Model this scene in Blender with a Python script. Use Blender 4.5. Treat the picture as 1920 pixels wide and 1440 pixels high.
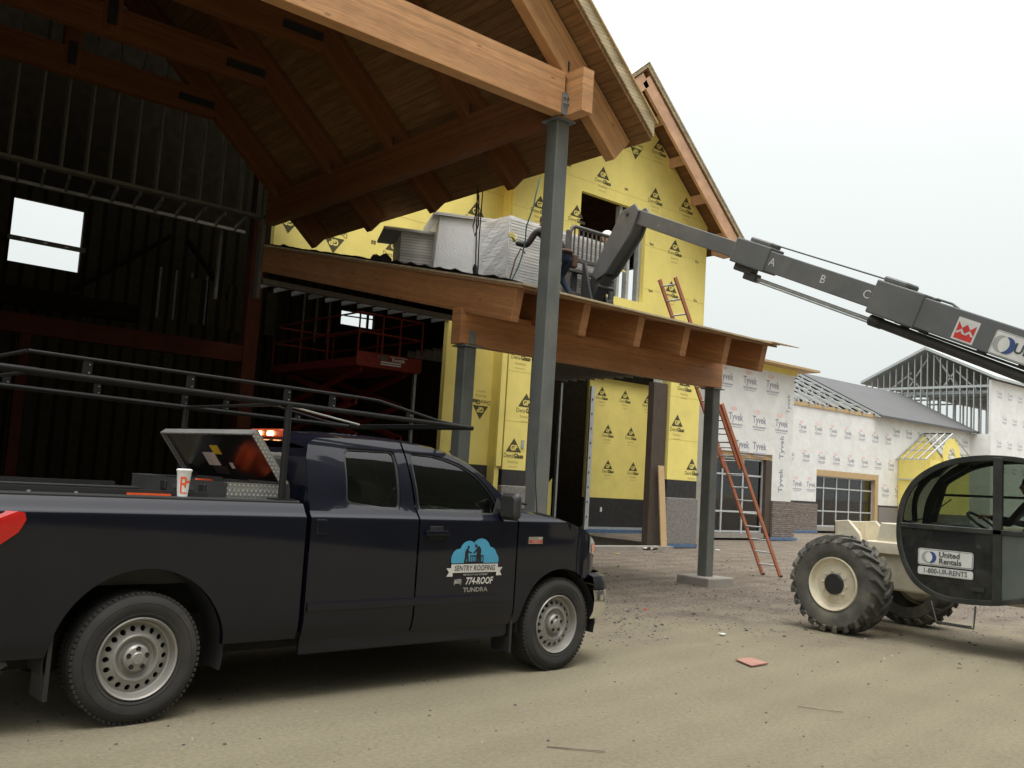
import bpy, bmesh, math, random
from mathutils import Vector, Matrix
R = math.radians
random.seed(7)
for o in list(bpy.data.objects): bpy.data.objects.remove(o, do_unlink=True)
SC = bpy.context.scene
COL = SC.collection

# ---------------------------------------------------------------- camera
F_PX, PITCH, ROLL, YAW, CAM_H = 1780.0, R(5.68), R(3.55), R(49.83), 1.67
cd = bpy.data.cameras.new('camera'); cam = bpy.data.objects.new('camera', cd); COL.objects.link(cam)
cd.sensor_fit = 'HORIZONTAL'; cd.sensor_width = 36.0; cd.lens = 36.0 * F_PX / 1920.0
cd.clip_start = 0.05; cd.clip_end = 3000
fx, fy = math.cos(YAW), math.sin(YAW)
fwd = Vector((fx * math.cos(PITCH), fy * math.cos(PITCH), math.sin(PITCH)))
right0 = Vector((fy, -fx, 0.0)); up0 = right0.cross(fwd)
rightv = right0 * math.cos(ROLL) + up0 * math.sin(ROLL)
upv = up0 * math.cos(ROLL) - right0 * math.sin(ROLL)
cam.matrix_world = Matrix(((rightv.x, upv.x, -fwd.x, 0), (rightv.y, upv.y, -fwd.y, 0), (rightv.z, upv.z, -fwd.z, CAM_H), (0, 0, 0, 1)))
SC.camera = cam
SC.view_settings.view_transform = 'Standard'; SC.view_settings.look = 'None'
SC.view_settings.exposure = 0.18; SC.view_settings.gamma = 1.0
SC.render.engine = 'CYCLES'

# ---------------------------------------------------------------- world: overcast sky
SUN_EL, SUN_AZ = R(72), R(200)
w = bpy.data.worlds.new('World'); SC.world = w; w.use_nodes = True
nt = w.node_tree; nt.nodes.clear()
out = nt.nodes.new('ShaderNodeOutputWorld'); bg = nt.nodes.new('ShaderNodeBackground'); bg.inputs[1].default_value = 0.12
sky = nt.nodes.new('ShaderNodeTexSky'); sky.sky_type = 'NISHITA'; sky.sun_disc = False
sky.sun_elevation = SUN_EL; sky.sun_rotation = SUN_AZ; sky.dust_density = 5.0; sky.air_density = 1.5
hs = nt.nodes.new('ShaderNodeHueSaturation'); hs.inputs['Saturation'].default_value = 0.25
tc = nt.nodes.new('ShaderNodeTexCoord'); sp = nt.nodes.new('ShaderNodeSeparateXYZ')
cr = nt.nodes.new('ShaderNodeValToRGB')
for k_, (p_, c_) in enumerate(((0.0, (.70, .75, .735)), (0.15, (.76, .81, .795)), (0.32, (.88, .925, .91)), (0.52, (1.12, 1.14, 1.13)), (0.72, (2.0, 2.0, 2.0)), (1.0, (4.0, 4.0, 4.0)))):
    e = cr.color_ramp.elements[k_] if k_ < 2 else cr.color_ramp.elements.new(p_)
    e.position = p_; e.color = tuple(q / 4 for q in c_) + (1,)
no = nt.nodes.new('ShaderNodeTexNoise'); no.inputs['Scale'].default_value = 2.2; no.inputs['Detail'].default_value = 3
mx0 = nt.nodes.new('ShaderNodeMix'); mx0.data_type = 'RGBA'; mx0.blend_type = 'MULTIPLY'; mx0.inputs[0].default_value = 0.10
amp = nt.nodes.new('ShaderNodeVectorMath'); amp.operation = 'SCALE'; amp.inputs['Scale'].default_value = 35.0
mx = nt.nodes.new('ShaderNodeMix'); mx.data_type = 'RGBA'; mx.inputs[0].default_value = 0.9
L = nt.links.new
L(tc.outputs['Generated'], sp.inputs[0]); L(sp.outputs['Z'], cr.inputs[0]); L(tc.outputs['Generated'], no.inputs['Vector'])
L(cr.outputs[0], mx0.inputs[6]); L(no.outputs[0], mx0.inputs[7]); L(mx0.outputs[2], amp.inputs[0])
L(sky.outputs[0], hs.inputs['Color']); L(hs.outputs[0], mx.inputs[6]); L(amp.outputs[0], mx.inputs[7])
L(mx.outputs[2], bg.inputs[0]); L(bg.outputs[0], out.inputs[0])
sd = bpy.data.lights.new('sun', 'SUN'); sun = bpy.data.objects.new('sun', sd); COL.objects.link(sun)
sd.energy = 1.5; sd.angle = R(22); sd.color = (1.0, 0.96, 0.9)
# sun_rotation is measured clockwise from +Y
sdir = Vector((math.sin(SUN_AZ) * math.cos(SUN_EL), math.cos(SUN_AZ) * math.cos(SUN_EL), math.sin(SUN_EL)))
sun.rotation_euler = sdir.to_track_quat('Z', 'Y').to_euler()

# ---------------------------------------------------------------- materials
MATS = {}
def mat(name, col, rough=0.7, metal=0.0, var=0.12, scale=6.0, bump=0.0, bscale=40.0, stretch=None, spec=0.5, coat=0.0, alpha=None,
        dirt=None, dirt_s=1.5, dirt_a=0.35, detail=5.0):
    m = bpy.data.materials.new(name); m.use_nodes = True; MATS[name] = m
    n = m.node_tree; b = n.nodes['Principled BSDF']; l = n.links.new
    t = n.nodes.new('ShaderNodeTexCoord'); mp = n.nodes.new('ShaderNodeMapping')
    l(t.outputs['Object'], mp.inputs[0])
    if stretch: mp.inputs['Scale'].default_value = stretch
    nz = n.nodes.new('ShaderNodeTexNoise'); nz.inputs['Scale'].default_value = scale; nz.inputs['Detail'].default_value = detail
    l(mp.outputs[0], nz.inputs['Vector'])
    r = n.nodes.new('ShaderNodeMapRange'); r.inputs[1].default_value = 0.3; r.inputs[2].default_value = 0.7
    r.inputs[3].default_value = 1 - var; r.inputs[4].default_value = 1 + var
    l(nz.outputs[0], r.inputs[0])
    vm = n.nodes.new('ShaderNodeVectorMath'); vm.operation = 'SCALE'; vm.inputs[0].default_value = col[:3]
    l(r.outputs[0], vm.inputs['Scale'])
    colout = vm.outputs[0]
    if dirt:
        nd = n.nodes.new('ShaderNodeTexNoise'); nd.inputs['Scale'].default_value = dirt_s; nd.inputs['Detail'].default_value = 6; nd.inputs['Roughness'].default_value = 0.65
        l(t.outputs['Object'], nd.inputs['Vector'])
        rd = n.nodes.new('ShaderNodeMapRange'); rd.inputs[1].default_value = 0.48; rd.inputs[2].default_value = 0.72
        rd.inputs[3].default_value = 0.0; rd.inputs[4].default_value = dirt_a; l(nd.outputs[0], rd.inputs[0])
        md = n.nodes.new('ShaderNodeMix'); md.data_type = 'RGBA'; l(rd.outputs[0], md.inputs[0]); l(colout, md.inputs[6]); md.inputs[7].default_value = (*dirt, 1)
        colout = md.outputs[2]
    l(colout, b.inputs['Base Color'])
    b.inputs['Roughness'].default_value = rough; b.inputs['Metallic'].default_value = metal
    b.inputs['Specular IOR Level'].default_value = spec
    if coat: b.inputs['Coat Weight'].default_value = coat; b.inputs['Coat Roughness'].default_value = 0.04
    if alpha is not None: b.inputs['Alpha'].default_value = alpha
    if bump:
        nb = n.nodes.new('ShaderNodeTexNoise'); nb.inputs['Scale'].default_value = bscale; nb.inputs['Detail'].default_value = 4
        l(mp.outputs[0], nb.inputs['Vector'])
        bp = n.nodes.new('ShaderNodeBump'); bp.inputs['Strength'].default_value = bump; bp.inputs['Distance'].default_value = 0.02
        l(nb.outputs[0], bp.inputs['Height']); l(bp.outputs[0], b.inputs['Normal'])
    return m
def nodes_of(m):
    n = m.node_tree; return n, n.nodes['Principled BSDF'], n.links.new
def lines_mod(m, axis, period, width, dark, coord='Object'):
    """darken thin lines at a period along an object axis (board joints, laminations)"""
    n, b, l = nodes_of(m)
    t = n.nodes.new('ShaderNodeTexCoord'); s = n.nodes.new('ShaderNodeSeparateXYZ'); l(t.outputs[coord], s.inputs[0])
    a = n.nodes.new('ShaderNodeMath'); a.operation = 'DIVIDE'; l(s.outputs[axis], a.inputs[0]); a.inputs[1].default_value = period
    f = n.nodes.new('ShaderNodeMath'); f.operation = 'FRACT'; l(a.outputs[0], f.inputs[0])
    c = n.nodes.new('ShaderNodeMath'); c.operation = 'LESS_THAN'; l(f.outputs[0], c.inputs[0]); c.inputs[1].default_value = width / period
    fl = n.nodes.new('ShaderNodeMath'); fl.operation = 'FLOOR'; l(a.outputs[0], fl.inputs[0])
    wn = n.nodes.new('ShaderNodeTexWhiteNoise'); wn.noise_dimensions = '1D'; l(fl.outputs[0], wn.inputs['W'])
    wr = n.nodes.new('ShaderNodeMapRange'); wr.inputs[3].default_value = 0.84; wr.inputs[4].default_value = 1.12; l(wn.outputs['Value'], wr.inputs[0])
    mm = n.nodes.new('ShaderNodeMix'); mm.data_type = 'FLOAT'; l(c.outputs[0], mm.inputs[0]); l(wr.outputs[0], mm.inputs[2]); mm.inputs[3].default_value = dark
    old = b.inputs['Base Color'].links[0].from_socket
    v = n.nodes.new('ShaderNodeVectorMath'); v.operation = 'SCALE'; l(old, v.inputs[0]); l(mm.outputs[0], v.inputs['Scale']); l(v.outputs[0], b.inputs['Base Color'])
    return m
def emit(name, col, s):
    m = mat(name, col, 0.4); b = m.node_tree.nodes['Principled BSDF']
    b.inputs['Emission Color'].default_value = (*col, 1); b.inputs['Emission Strength'].default_value = s; return m
def glass(name, tint, trans, rough=0.02, spec=0.5):
    m = bpy.data.materials.new(name); m.use_nodes = True; MATS[name] = m
    n = m.node_tree; n.nodes.clear(); l = n.links.new
    o = n.nodes.new('ShaderNodeOutputMaterial'); tr = n.nodes.new('ShaderNodeBsdfTransparent'); tr.inputs[0].default_value = (*[t * trans for t in tint], 1)
    gl = n.nodes.new('ShaderNodeBsdfGlossy'); gl.inputs['Roughness'].default_value = rough; gl.inputs[0].default_value = (1, 1, 1, 1)
    fr = n.nodes.new('ShaderNodeFresnel'); fr.inputs[0].default_value = 1.55
    mx = n.nodes.new('ShaderNodeMixShader'); l(fr.outputs[0], mx.inputs[0]); l(tr.outputs[0], mx.inputs[1]); l(gl.outputs[0], mx.inputs[2])
    df = n.nodes.new('ShaderNodeBsdfDiffuse'); df.inputs[0].default_value = (*[t * 0.12 for t in tint], 1)
    nz = n.nodes.new('ShaderNodeTexNoise'); nz.inputs['Scale'].default_value = 2; rr = n.nodes.new('ShaderNodeMapRange'); rr.inputs[3].default_value = 0.015; rr.inputs[4].default_value = 0.04
    tcn = n.nodes.new('ShaderNodeTexCoord'); l(tcn.outputs['Object'], nz.inputs[0]); l(nz.outputs[0], rr.inputs[0])
    m2 = n.nodes.new('ShaderNodeMixShader'); l(rr.outputs[0], m2.inputs[0]); l(mx.outputs[0], m2.inputs[1]); l(df.outputs[0], m2.inputs[2]); l(m2.outputs[0], o.inputs[0])
    return m

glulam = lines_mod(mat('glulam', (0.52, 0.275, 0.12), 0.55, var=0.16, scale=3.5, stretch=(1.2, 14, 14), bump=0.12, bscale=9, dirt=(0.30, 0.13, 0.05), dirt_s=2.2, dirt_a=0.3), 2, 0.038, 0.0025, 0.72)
glulam_shaded = lines_mod(mat('glulam_shaded', (0.15, 0.058, 0.021), 0.65, spec=.15, var=0.16, scale=3.5, stretch=(1.2, 14, 14), bump=0.12, bscale=9), 2, 0.038, 0.0025, 0.72)  # darker, redder glulam copy with the canopy's shade put into the colour
glulam_porch = lines_mod(mat('glulam_porch', (0.43, 0.195, 0.075), 0.55, var=0.16, scale=3.5, stretch=(1.2, 14, 14), bump=0.12, bscale=9, dirt=(0.25, 0.10, 0.035), dirt_s=1.6, dirt_a=0.35), 2, 0.038, 0.0025, 0.72)
hall_stud = mat('shaded_stud', (0.13, 0.125, 0.105), 0.7, metal=0.0, var=0.15, scale=8, spec=.15)  # galvanized stud copy, darkened to hold the hall's shade in its colour
deck = lines_mod(mat('deck_planks', (0.20, 0.108, 0.048), 0.8, spec=.1, var=0.2, scale=3, stretch=(12, 0.8, 3), bump=0.15, bscale=6), 0, 0.105, 0.008, 0.6)
plywood = lines_mod(mat('plywood_edge', (0.56, 0.46, 0.29), 0.8, var=0.2, scale=8, bump=0.2, dirt=(0.25, 0.17, 0.09), dirt_s=4, dirt_a=0.5), 2, 0.045, 0.006, 0.55)
lumber = mat('lumber', (0.50, 0.35, 0.18), 0.75, var=0.2, scale=4, stretch=(8, 8, 0.8), bump=0.1)
lumber_pink = mat('fascia_board', (0.60, 0.36, 0.22), 0.7, var=0.16, scale=3, bump=0.12, bscale=12, dirt=(0.28, 0.15, 0.09), dirt_s=1.3, dirt_a=0.35)
steel_gray = mat('primed_steel', (0.118, 0.127, 0.118), 0.5, var=0.14, scale=3, bump=0.05, bscale=60, dirt=(0.22, 0.20, 0.17), dirt_s=2.0, dirt_a=0.45)
steel_plate = mat('steel_plate', (0.20, 0.22, 0.23), 0.45, metal=0.3, var=0.15, dirt=(0.1, 0.09, 0.08), dirt_s=9)
bolt_m = mat('bolt_steel', (0.45, 0.45, 0.44), 0.35, metal=0.8)
galv = mat('galvanized', (0.50, 0.52, 0.52), 0.42, metal=0.55, var=0.15, scale=12)
galv_dull = mat('galvanized_dull', (0.42, 0.44, 0.43), 0.6, metal=0.2, var=0.15, scale=8)
red_iron = mat('red_primer', (0.055, 0.016, 0.008), 0.75, spec=.1, var=0.2, scale=3)
yellow = mat('yellow_sheathing', (0.87, 0.74, 0.215), 0.85, var=0.045, scale=2.2, bump=0.06, bscale=70, dirt=(0.50, 0.42, 0.16), dirt_s=0.9, dirt_a=0.22)
ink = mat('sheathing_ink', (0.085, 0.075, 0.03), 0.9, var=0.2, scale=20)
ink_pale = mat('sheathing_ink_pale', (0.42, 0.35, 0.12), 0.9, var=0.2, scale=20)
seam = mat('board_seam', (0.55, 0.44, 0.12), 0.9)
wrap = mat('house_wrap', (0.78, 0.78, 0.755), 0.5, var=0.06, scale=2.0, bump=1.0, bscale=3.2, dirt=(0.55, 0.53, 0.48), dirt_s=0.8, dirt_a=0.3)
wrap_ink = mat('wrap_ink', (0.24, 0.25, 0.31), 0.8); wrap_pale = mat('wrap_ink_pale', (0.42, 0.43, 0.46), 0.8); wrap_red = mat('wrap_ink_red', (0.80, 0.60, 0.56), 0.8)
membrane = mat('black_membrane', (0.028, 0.027, 0.026), 0.8, var=0.25, bump=0.3, bscale=12)
stone = lines_mod(mat('ledge_stone', (0.20, 0.165, 0.14), 0.9, var=0.5, scale=4.5, stretch=(1.0, 1.0, 7), bump=0.8, bscale=6, detail=8), 2, 0.075, 0.014, 0.45)
block = mat('mortar_scratch_coat', (0.215, 0.20, 0.185), 0.95, var=0.2, scale=14, bump=0.6, bscale=40)
concrete = mat('concrete', (0.30, 0.275, 0.24), 0.9, var=0.15, scale=6, bump=0.3, bscale=50, dirt=(0.2, 0.17, 0.13), dirt_s=3)
blue_tape = mat('blue_flashing', (0.085, 0.15, 0.26), 0.6, var=0.2)
roof_gray = mat('gray_roof_panels', (0.112, 0.114, 0.114), 0.75, var=0.05, scale=1.0, spec=.25)
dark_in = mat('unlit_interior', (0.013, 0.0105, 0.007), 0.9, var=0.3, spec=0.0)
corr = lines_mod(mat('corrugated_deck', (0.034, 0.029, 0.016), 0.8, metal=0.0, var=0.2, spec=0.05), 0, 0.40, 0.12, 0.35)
alu = mat('aluminium_frame', (0.55, 0.57, 0.58), 0.4, metal=0.4)
shop_glass = glass('shop_glass', (0.8, 0.85, 0.8), 0.9)
white_plain = mat('white_plastic', (0.8, 0.8, 0.78), 0.5, var=0.04)
black_plain = mat('black_plastic', (0.018, 0.018, 0.018), 0.5, var=0.1)
cream = mat('cream_paint', (0.64, 0.585, 0.44), 0.5, var=0.08, scale=3, dirt=(0.30, 0.24, 0.16), dirt_s=2.2, dirt_a=0.6)
boom_gray = mat('gray_boom_paint', (0.10, 0.105, 0.105), 0.5, var=0.10, scale=3, dirt=(0.19, 0.18, 0.16), dirt_s=1.4, dirt_a=0.5)
boom_dark = mat('dark_boom_steel', (0.05, 0.05, 0.05), 0.5, var=0.2)
fork_gray = mat('worn_fork_paint', (0.085, 0.078, 0.07), 0.6, var=0.25, scale=6, dirt=(0.10, 0.06, 0.03), dirt_s=4)
chrome = mat('chrome', (0.75, 0.75, 0.74), 0.15, metal=1.0, var=0.03)
fiberglass = mat('orange_fiberglass', (0.44, 0.15, 0.075), 0.5, var=0.12, scale=5, dirt=(0.30, 0.12, 0.07), dirt_s=5)

def specks(m, scale, thr, colr, stretch=(1, 1, 1)):
    n, b, l = nodes_of(m); t = n.nodes.new('ShaderNodeTexCoord'); mp = n.nodes.new('ShaderNodeMapping'); mp.inputs['Scale'].default_value = stretch; l(t.outputs['Object'], mp.inputs[0])
    v = n.nodes.new('ShaderNodeTexVoronoi'); v.inputs['Scale'].default_value = scale; l(mp.outputs[0], v.inputs['Vector'])
    q = n.nodes.new('ShaderNodeMapRange'); q.inputs[1].default_value = thr * .5; q.inputs[2].default_value = thr; q.inputs[3].default_value = .75; q.inputs[4].default_value = 0; l(v.outputs['Distance'], q.inputs[0])
    s = n.nodes.new('ShaderNodeSeparateColor'); l(v.outputs['Color'], s.inputs[0])
    g = n.nodes.new('ShaderNodeMath'); g.operation = 'GREATER_THAN'; g.inputs[1].default_value = .62; l(s.outputs[0], g.inputs[0])
    k = n.nodes.new('ShaderNodeMath'); k.operation = 'MULTIPLY'; l(q.outputs[0], k.inputs[0]); l(g.outputs[0], k.inputs[1])
    x = n.nodes.new('ShaderNodeMix'); x.data_type = 'RGBA'; l(k.outputs[0], x.inputs[0]); l(b.inputs['Base Color'].links[0].from_socket, x.inputs[6]); x.inputs[7].default_value = (*colr, 1); l(x.outputs[2], b.inputs['Base Color'])
specks(glulam, 5, .14, (.20, .09, .035), (.5, 1.6, 1.6)); specks(glulam_porch, 5, .14, (.16, .06, .02), (.5, 1.6, 1.6)); specks(lumber_pink, 6, .14, (.2, .1, .05)); specks(yellow, 2.6, .035, (.30, .26, .10)); specks(wrap, 1.3, .03, (.25, .24, .22))
specks(steel_gray, 7, .10, (.22, .17, .12)); specks(boom_gray, 5, .10, (.24, .22, .19), (1, .5, 1)); specks(cream, 6, .12, (.25, .16, .09))

# ---------------------------------------------------------------- mesh helpers
class MB:
    def __init__(s): s.v = []; s.f = []; s.m = []
    def add(s, vs, fs, mi=0, xf=None):
        o = len(s.v)
        for p in vs:
            p = Vector(p); s.v.append(xf @ p if xf else p)
        for f in fs: s.f.append([i + o for i in f]); s.m.append(mi)
        return s
    def quad(s, a, b, c, d, mi=0): return s.add([a, b, c, d], [(0, 1, 2, 3)], mi)
    def poly(s, pts, mi=0): return s.add(pts, [tuple(range(len(pts)))], mi)
    def box(s, x0, x1, y0, y1, z0, z1, mi=0, xf=None):
        return s.add([(x0, y0, z0), (x1, y0, z0), (x1, y1, z0), (x0, y1, z0), (x0, y0, z1), (x1, y0, z1), (x1, y1, z1), (x0, y1, z1)],
                     [(0, 3, 2, 1), (4, 5, 6, 7), (0, 1, 5, 4), (1, 2, 6, 5), (2, 3, 7, 6), (3, 0, 4, 7)], mi, xf)
    def bar(s, p0, p1, w, h, up=(0, 0, 1), mi=0):
        p0 = Vector(p0); p1 = Vector(p1); d = (p1 - p0).normalized(); u = Vector(up)
        sd_ = d.cross(u).normalized() * (w / 2); u = sd_.normalized().cross(d).normalized() * (h / 2)
        vs = [p + a * sd_ + b * u for p in (p0, p1) for a, b in ((-1, -1), (1, -1), (1, 1), (-1, 1))]
        return s.add(vs, [(0, 1, 2, 3), (7, 6, 5, 4), (0, 4, 5, 1), (1, 5, 6, 2), (2, 6, 7, 3), (3, 7, 4, 0)], mi)
    def prism(s, pts, vec, mi=0):
        n = len(pts); v = Vector(vec); a = [Vector(p) for p in pts]; b = [p + v for p in a]
        fs = [tuple(range(n)), tuple(range(2 * n - 1, n - 1, -1))] + [(i, (i + 1) % n, n + (i + 1) % n, n + i) for i in range(n)]
        return s.add(a + b, fs, mi)
    def tube(s, pts, r, n=8, mi=0, caps=True):
        P = [Vector(p) for p in pts]; rs = r if isinstance(r, (list, tuple)) else [r] * len(P)
        rings = []; prev = None
        for i, p in enumerate(P):
            d = (P[min(i + 1, len(P) - 1)] - P[max(i - 1, 0)]).normalized()
            if prev is None: a = d.orthogonal().normalized()
            else: a = (prev - d * prev.dot(d)); a = a.normalized() if a.length > 1e-6 else d.orthogonal().normalized()
            prev = a; b = d.cross(a)
            rings.append([p + (a * math.cos(2 * math.pi * k / n) + b * math.sin(2 * math.pi * k / n)) * rs[i] for k in range(n)])
        vs = [v for rg in rings for v in rg]; fs = []
        for i in range(len(P) - 1):
            for k in range(n): fs.append((i * n + k, i * n + (k + 1) % n, (i + 1) * n + (k + 1) % n, (i + 1) * n + k))
        if caps: fs.append(tuple(range(n - 1, -1, -1))); fs.append(tuple((len(P) - 1) * n + k for k in range(n)))
        return s.add(vs, fs, mi)
    def lathe(s, prof, xf, n=32, mi=0, closed=False):
        """prof: [(radius, h)] revolved round local Z of xf"""
        vs = []; m = len(prof)
        for k in range(n):
            a = 2 * math.pi * k / n
            for r, h in prof: vs.append((r * math.cos(a), r * math.sin(a), h))
        fs = []; rng = m if closed else m - 1
        for k in range(n):
            for i in range(rng):
                j = (i + 1) % m; k2 = (k + 1) % n
                fs.append((k * m + i, k * m + j, k2 * m + j, k2 * m + i))
        return s.add(vs, fs, mi, xf)
    def disc(s, xf, r, h=0.0, n=24, mi=0): return s.add([(r * math.cos(2 * math.pi * k / n), r * math.sin(2 * math.pi * k / n), h) for k in range(n)], [tuple(range(n))], mi, xf)
    def grid(s, rows, mi=0, closed=False):
        nr = len(rows); nc = len(rows[0]); vs = [p for r_ in rows for p in r_]; fs = []
        for i in range(nr - 1):
            for j in range(nc if closed else nc - 1):
                k = (j + 1) % nc
                fs.append((i * nc + j, i * nc + k, (i + 1) * nc + k, (i + 1) * nc + j))
        return s.add(vs, fs, mi)
    def text(s, body, org, rt, up, size, mi=0, bold=0.0, shear=0.0, sx=1.0, align='CENTER', clip=None):
        vs, fs = textmesh(body, bold, shear, align)
        rt = Vector(rt).normalized(); up = Vector(up).normalized(); org = Vector(org)
        if clip:
            keep = [f for f in fs if all(clip[0] <= vs[i][0] * size * sx <= clip[1] for i in f)]; fs = keep
        return s.add([org + rt * (x * size * sx) + up * (y * size) for x, y in vs], fs, mi)
    def build(s, name, mats, parent=None, world=False, smooth=None, bevel=0.0, seg=1, fix=True, solid=0.0, weld=False):
        me = bpy.data.meshes.new(name); me.from_pydata([tuple(v) for v in s.v], [], s.f)
        if not isinstance(mats, (list, tuple)): mats = [mats]
        for m in mats: me.materials.append(m)
        me.polygons.foreach_set('material_index', s.m); me.update()
        if fix or weld:
            b = bmesh.new(); b.from_mesh(me)
            if weld: bmesh.ops.remove_doubles(b, verts=b.verts, dist=1e-5)
            bmesh.ops.recalc_face_normals(b, faces=b.faces); b.to_mesh(me); b.free()
        if smooth:
            me.shade_smooth(); me.set_sharp_from_angle(angle=R(smooth))
        o = bpy.data.objects.new(name, me); COL.objects.link(o)
        if parent:
            o.parent = parent
            if world: o.matrix_parent_inverse = wm(parent).inverted()
        if solid:
            sm = o.modifiers.new('solid', 'SOLIDIFY'); sm.thickness = abs(solid); sm.offset = -1 if solid > 0 else 1
        if bevel:
            bv = o.modifiers.new('bevel', 'BEVEL'); bv.width = bevel; bv.segments = seg; bv.limit_method = 'ANGLE'; bv.angle_limit = R(40)
        return o
def wm(o):
    m = o.matrix_basis.copy()
    return (wm(o.parent) @ o.matrix_parent_inverse @ m) if o.parent else m
_TM = {}
def textmesh(body, bold, shear, align):
    k = (body, bold, shear, align)
    if k in _TM: return _TM[k]
    cu = bpy.data.curves.new('t', 'FONT'); cu.body = body; cu.offset = bold; cu.shear = shear; cu.align_x = align; cu.align_y = 'CENTER'; cu.resolution_u = 2
    cu.space_line = 0.85
    ob = bpy.data.objects.new('t', cu); COL.objects.link(ob)
    dg = bpy.context.evaluated_depsgraph_get(); me = bpy.data.meshes.new_from_object(ob.evaluated_get(dg))
    r = ([(v.co.x, v.co.y) for v in me.vertices], [tuple(p.vertices) for p in me.polygons])
    bpy.data.objects.remove(ob); bpy.data.curves.remove(cu); bpy.data.meshes.remove(me)
    _TM[k] = r; return r
def thing(name, label, cat, loc=(0, 0, 0), rz=0.0, group=None):
    o = bpy.data.objects.new(name, None); COL.objects.link(o); o.empty_display_size = 0.2
    o.location = loc; o.rotation_euler = (0, 0, rz); tag(o, label, cat, group); return o
def tag(o, label=None, cat=None, group=None, kind=None):
    if label: o['label'] = label
    if cat: o['category'] = cat
    if group: o['group'] = group
    if kind: o['kind'] = kind
    return o
def beam(name, p0, p1, w, h, m, parent, up=(0, 0, 1), bevel=0.006):
    """a timber with its own local frame: local X along the length so the grain follows it"""
    p0 = Vector(p0); p1 = Vector(p1); d = (p1 - p0); Ln = d.length; d.normalize()
    sd_ = Vector(up).cross(d).normalized(); u = d.cross(sd_).normalized()
    M = Matrix(((d.x, sd_.x, u.x, p0.x), (d.y, sd_.y, u.y, p0.y), (d.z, sd_.z, u.z, p0.z), (0, 0, 0, 1)))
    b = MB().box(0, Ln, -w / 2, w / 2, -h / 2, h / 2); o = b.build(name, m, None, bevel=bevel)
    if parent: o.parent = parent; o.matrix_parent_inverse = wm(parent).inverted()
    o.matrix_basis = M
    return o
def dup(o, parent=None, label=None):
    c = o.copy(); COL.objects.link(c)
    if parent: c.parent = parent
    if label: c['label'] = label
    for ch in list(o.children): dup(ch, c)
    return c
# ================================================================ SETTING
gm = bpy.data.materials.new('dirt_ground'); gm.use_nodes = True
n = gm.node_tree; b = n.nodes['Principled BSDF']; l = n.links.new
t = n.nodes.new('ShaderNodeTexCoord')
def NZ(scale, det=6, rough=0.6, src=None):
    q = n.nodes.new('ShaderNodeTexNoise'); q.inputs['Scale'].default_value = scale; q.inputs['Detail'].default_value = det; q.inputs['Roughness'].default_value = rough
    l(src or t.outputs['Object'], q.inputs['Vector']); return q
def MR(src, a, b_, c, d):
    q = n.nodes.new('ShaderNodeMapRange'); q.inputs[1].default_value = a; q.inputs[2].default_value = b_; q.inputs[3].default_value = c; q.inputs[4].default_value = d; l(src, q.inputs[0]); return q
def MX(fac, a, b_):
    q = n.nodes.new('ShaderNodeMix'); q.data_type = 'RGBA'; l(fac, q.inputs[0])
    for i, x in ((6, a), (7, b_)):
        if isinstance(x, tuple): q.inputs[i].default_value = (*x, 1)
        else: l(x, q.inputs[i])
    return q.outputs[2]
base = MX(MR(NZ(0.55).outputs[0], 0.35, 0.65, 0, 1).outputs[0], (0.325, 0.285, 0.192), (0.395, 0.352, 0.242))
fine = MR(NZ(30.0, 8, 0.75).outputs[0], 0.3, 0.7, 0.0, 1.0)
base = MX(fine.outputs[0], (0.215, 0.186, 0.126), base)
# gravelly, redder soil towards the buildings
sepg = n.nodes.new('ShaderNodeSeparateXYZ'); l(t.outputs['Object'], sepg.inputs[0])
dot = n.nodes.new('ShaderNodeMath'); dot.operation = 'ADD'
m1 = n.nodes.new('ShaderNodeMath'); m1.operation = 'MULTIPLY'; m1.inputs[1].default_value = 0.52; l(sepg.outputs['X'], m1.inputs[0])
m2 = n.nodes.new('ShaderNodeMath'); m2.operation = 'MULTIPLY'; m2.inputs[1].default_value = 0.85; l(sepg.outputs['Y'], m2.inputs[0])
l(m1.outputs[0], dot.inputs[0]); l(m2.outputs[0], dot.inputs[1])
wob = MR(NZ(0.9, 5).outputs[0], 0.3, 0.7, -1.8, 1.8)
ad = n.nodes.new('ShaderNodeMath'); ad.operation = 'ADD'; l(dot.outputs[0], ad.inputs[0]); l(wob.outputs[0], ad.inputs[1])
far = MR(ad.outputs[0], 10.2, 13.5, 0.0, 1.0)
gravel_c = MX(MR(NZ(22, 4, 0.8).outputs[0], 0.4, 0.62, 0, 1).outputs[0], (0.12, 0.098, 0.078), (0.335, 0.285, 0.232))
patch = MR(NZ(1.3, 7, 0.7).outputs[0], 0.42, 0.60, 0.0, 0.6)
gravel_c = MX(patch.outputs[0], gravel_c, (0.115, 0.09, 0.07))
base = MX(far.outputs[0], base, gravel_c)
# pebble speckle
vo = n.nodes.new('ShaderNodeTexVoronoi'); vo.inputs['Scale'].default_value = 34; l(t.outputs['Object'], vo.inputs['Vector'])
pm = MR(vo.outputs['Distance'], 0.10, 0.16, 1.0, 0.0)
pz = MR(NZ(1.7, 4).outputs[0], 0.48, 0.62, 0.0, 0.75)
pmul = n.nodes.new('ShaderNodeMath'); pmul.operation = 'MULTIPLY'; l(pm.outputs[0], pmul.inputs[0]); l(pz.outputs[0], pmul.inputs[1])
base = MX(pmul.outputs[0], base, (0.075, 0.062, 0.046))
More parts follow.
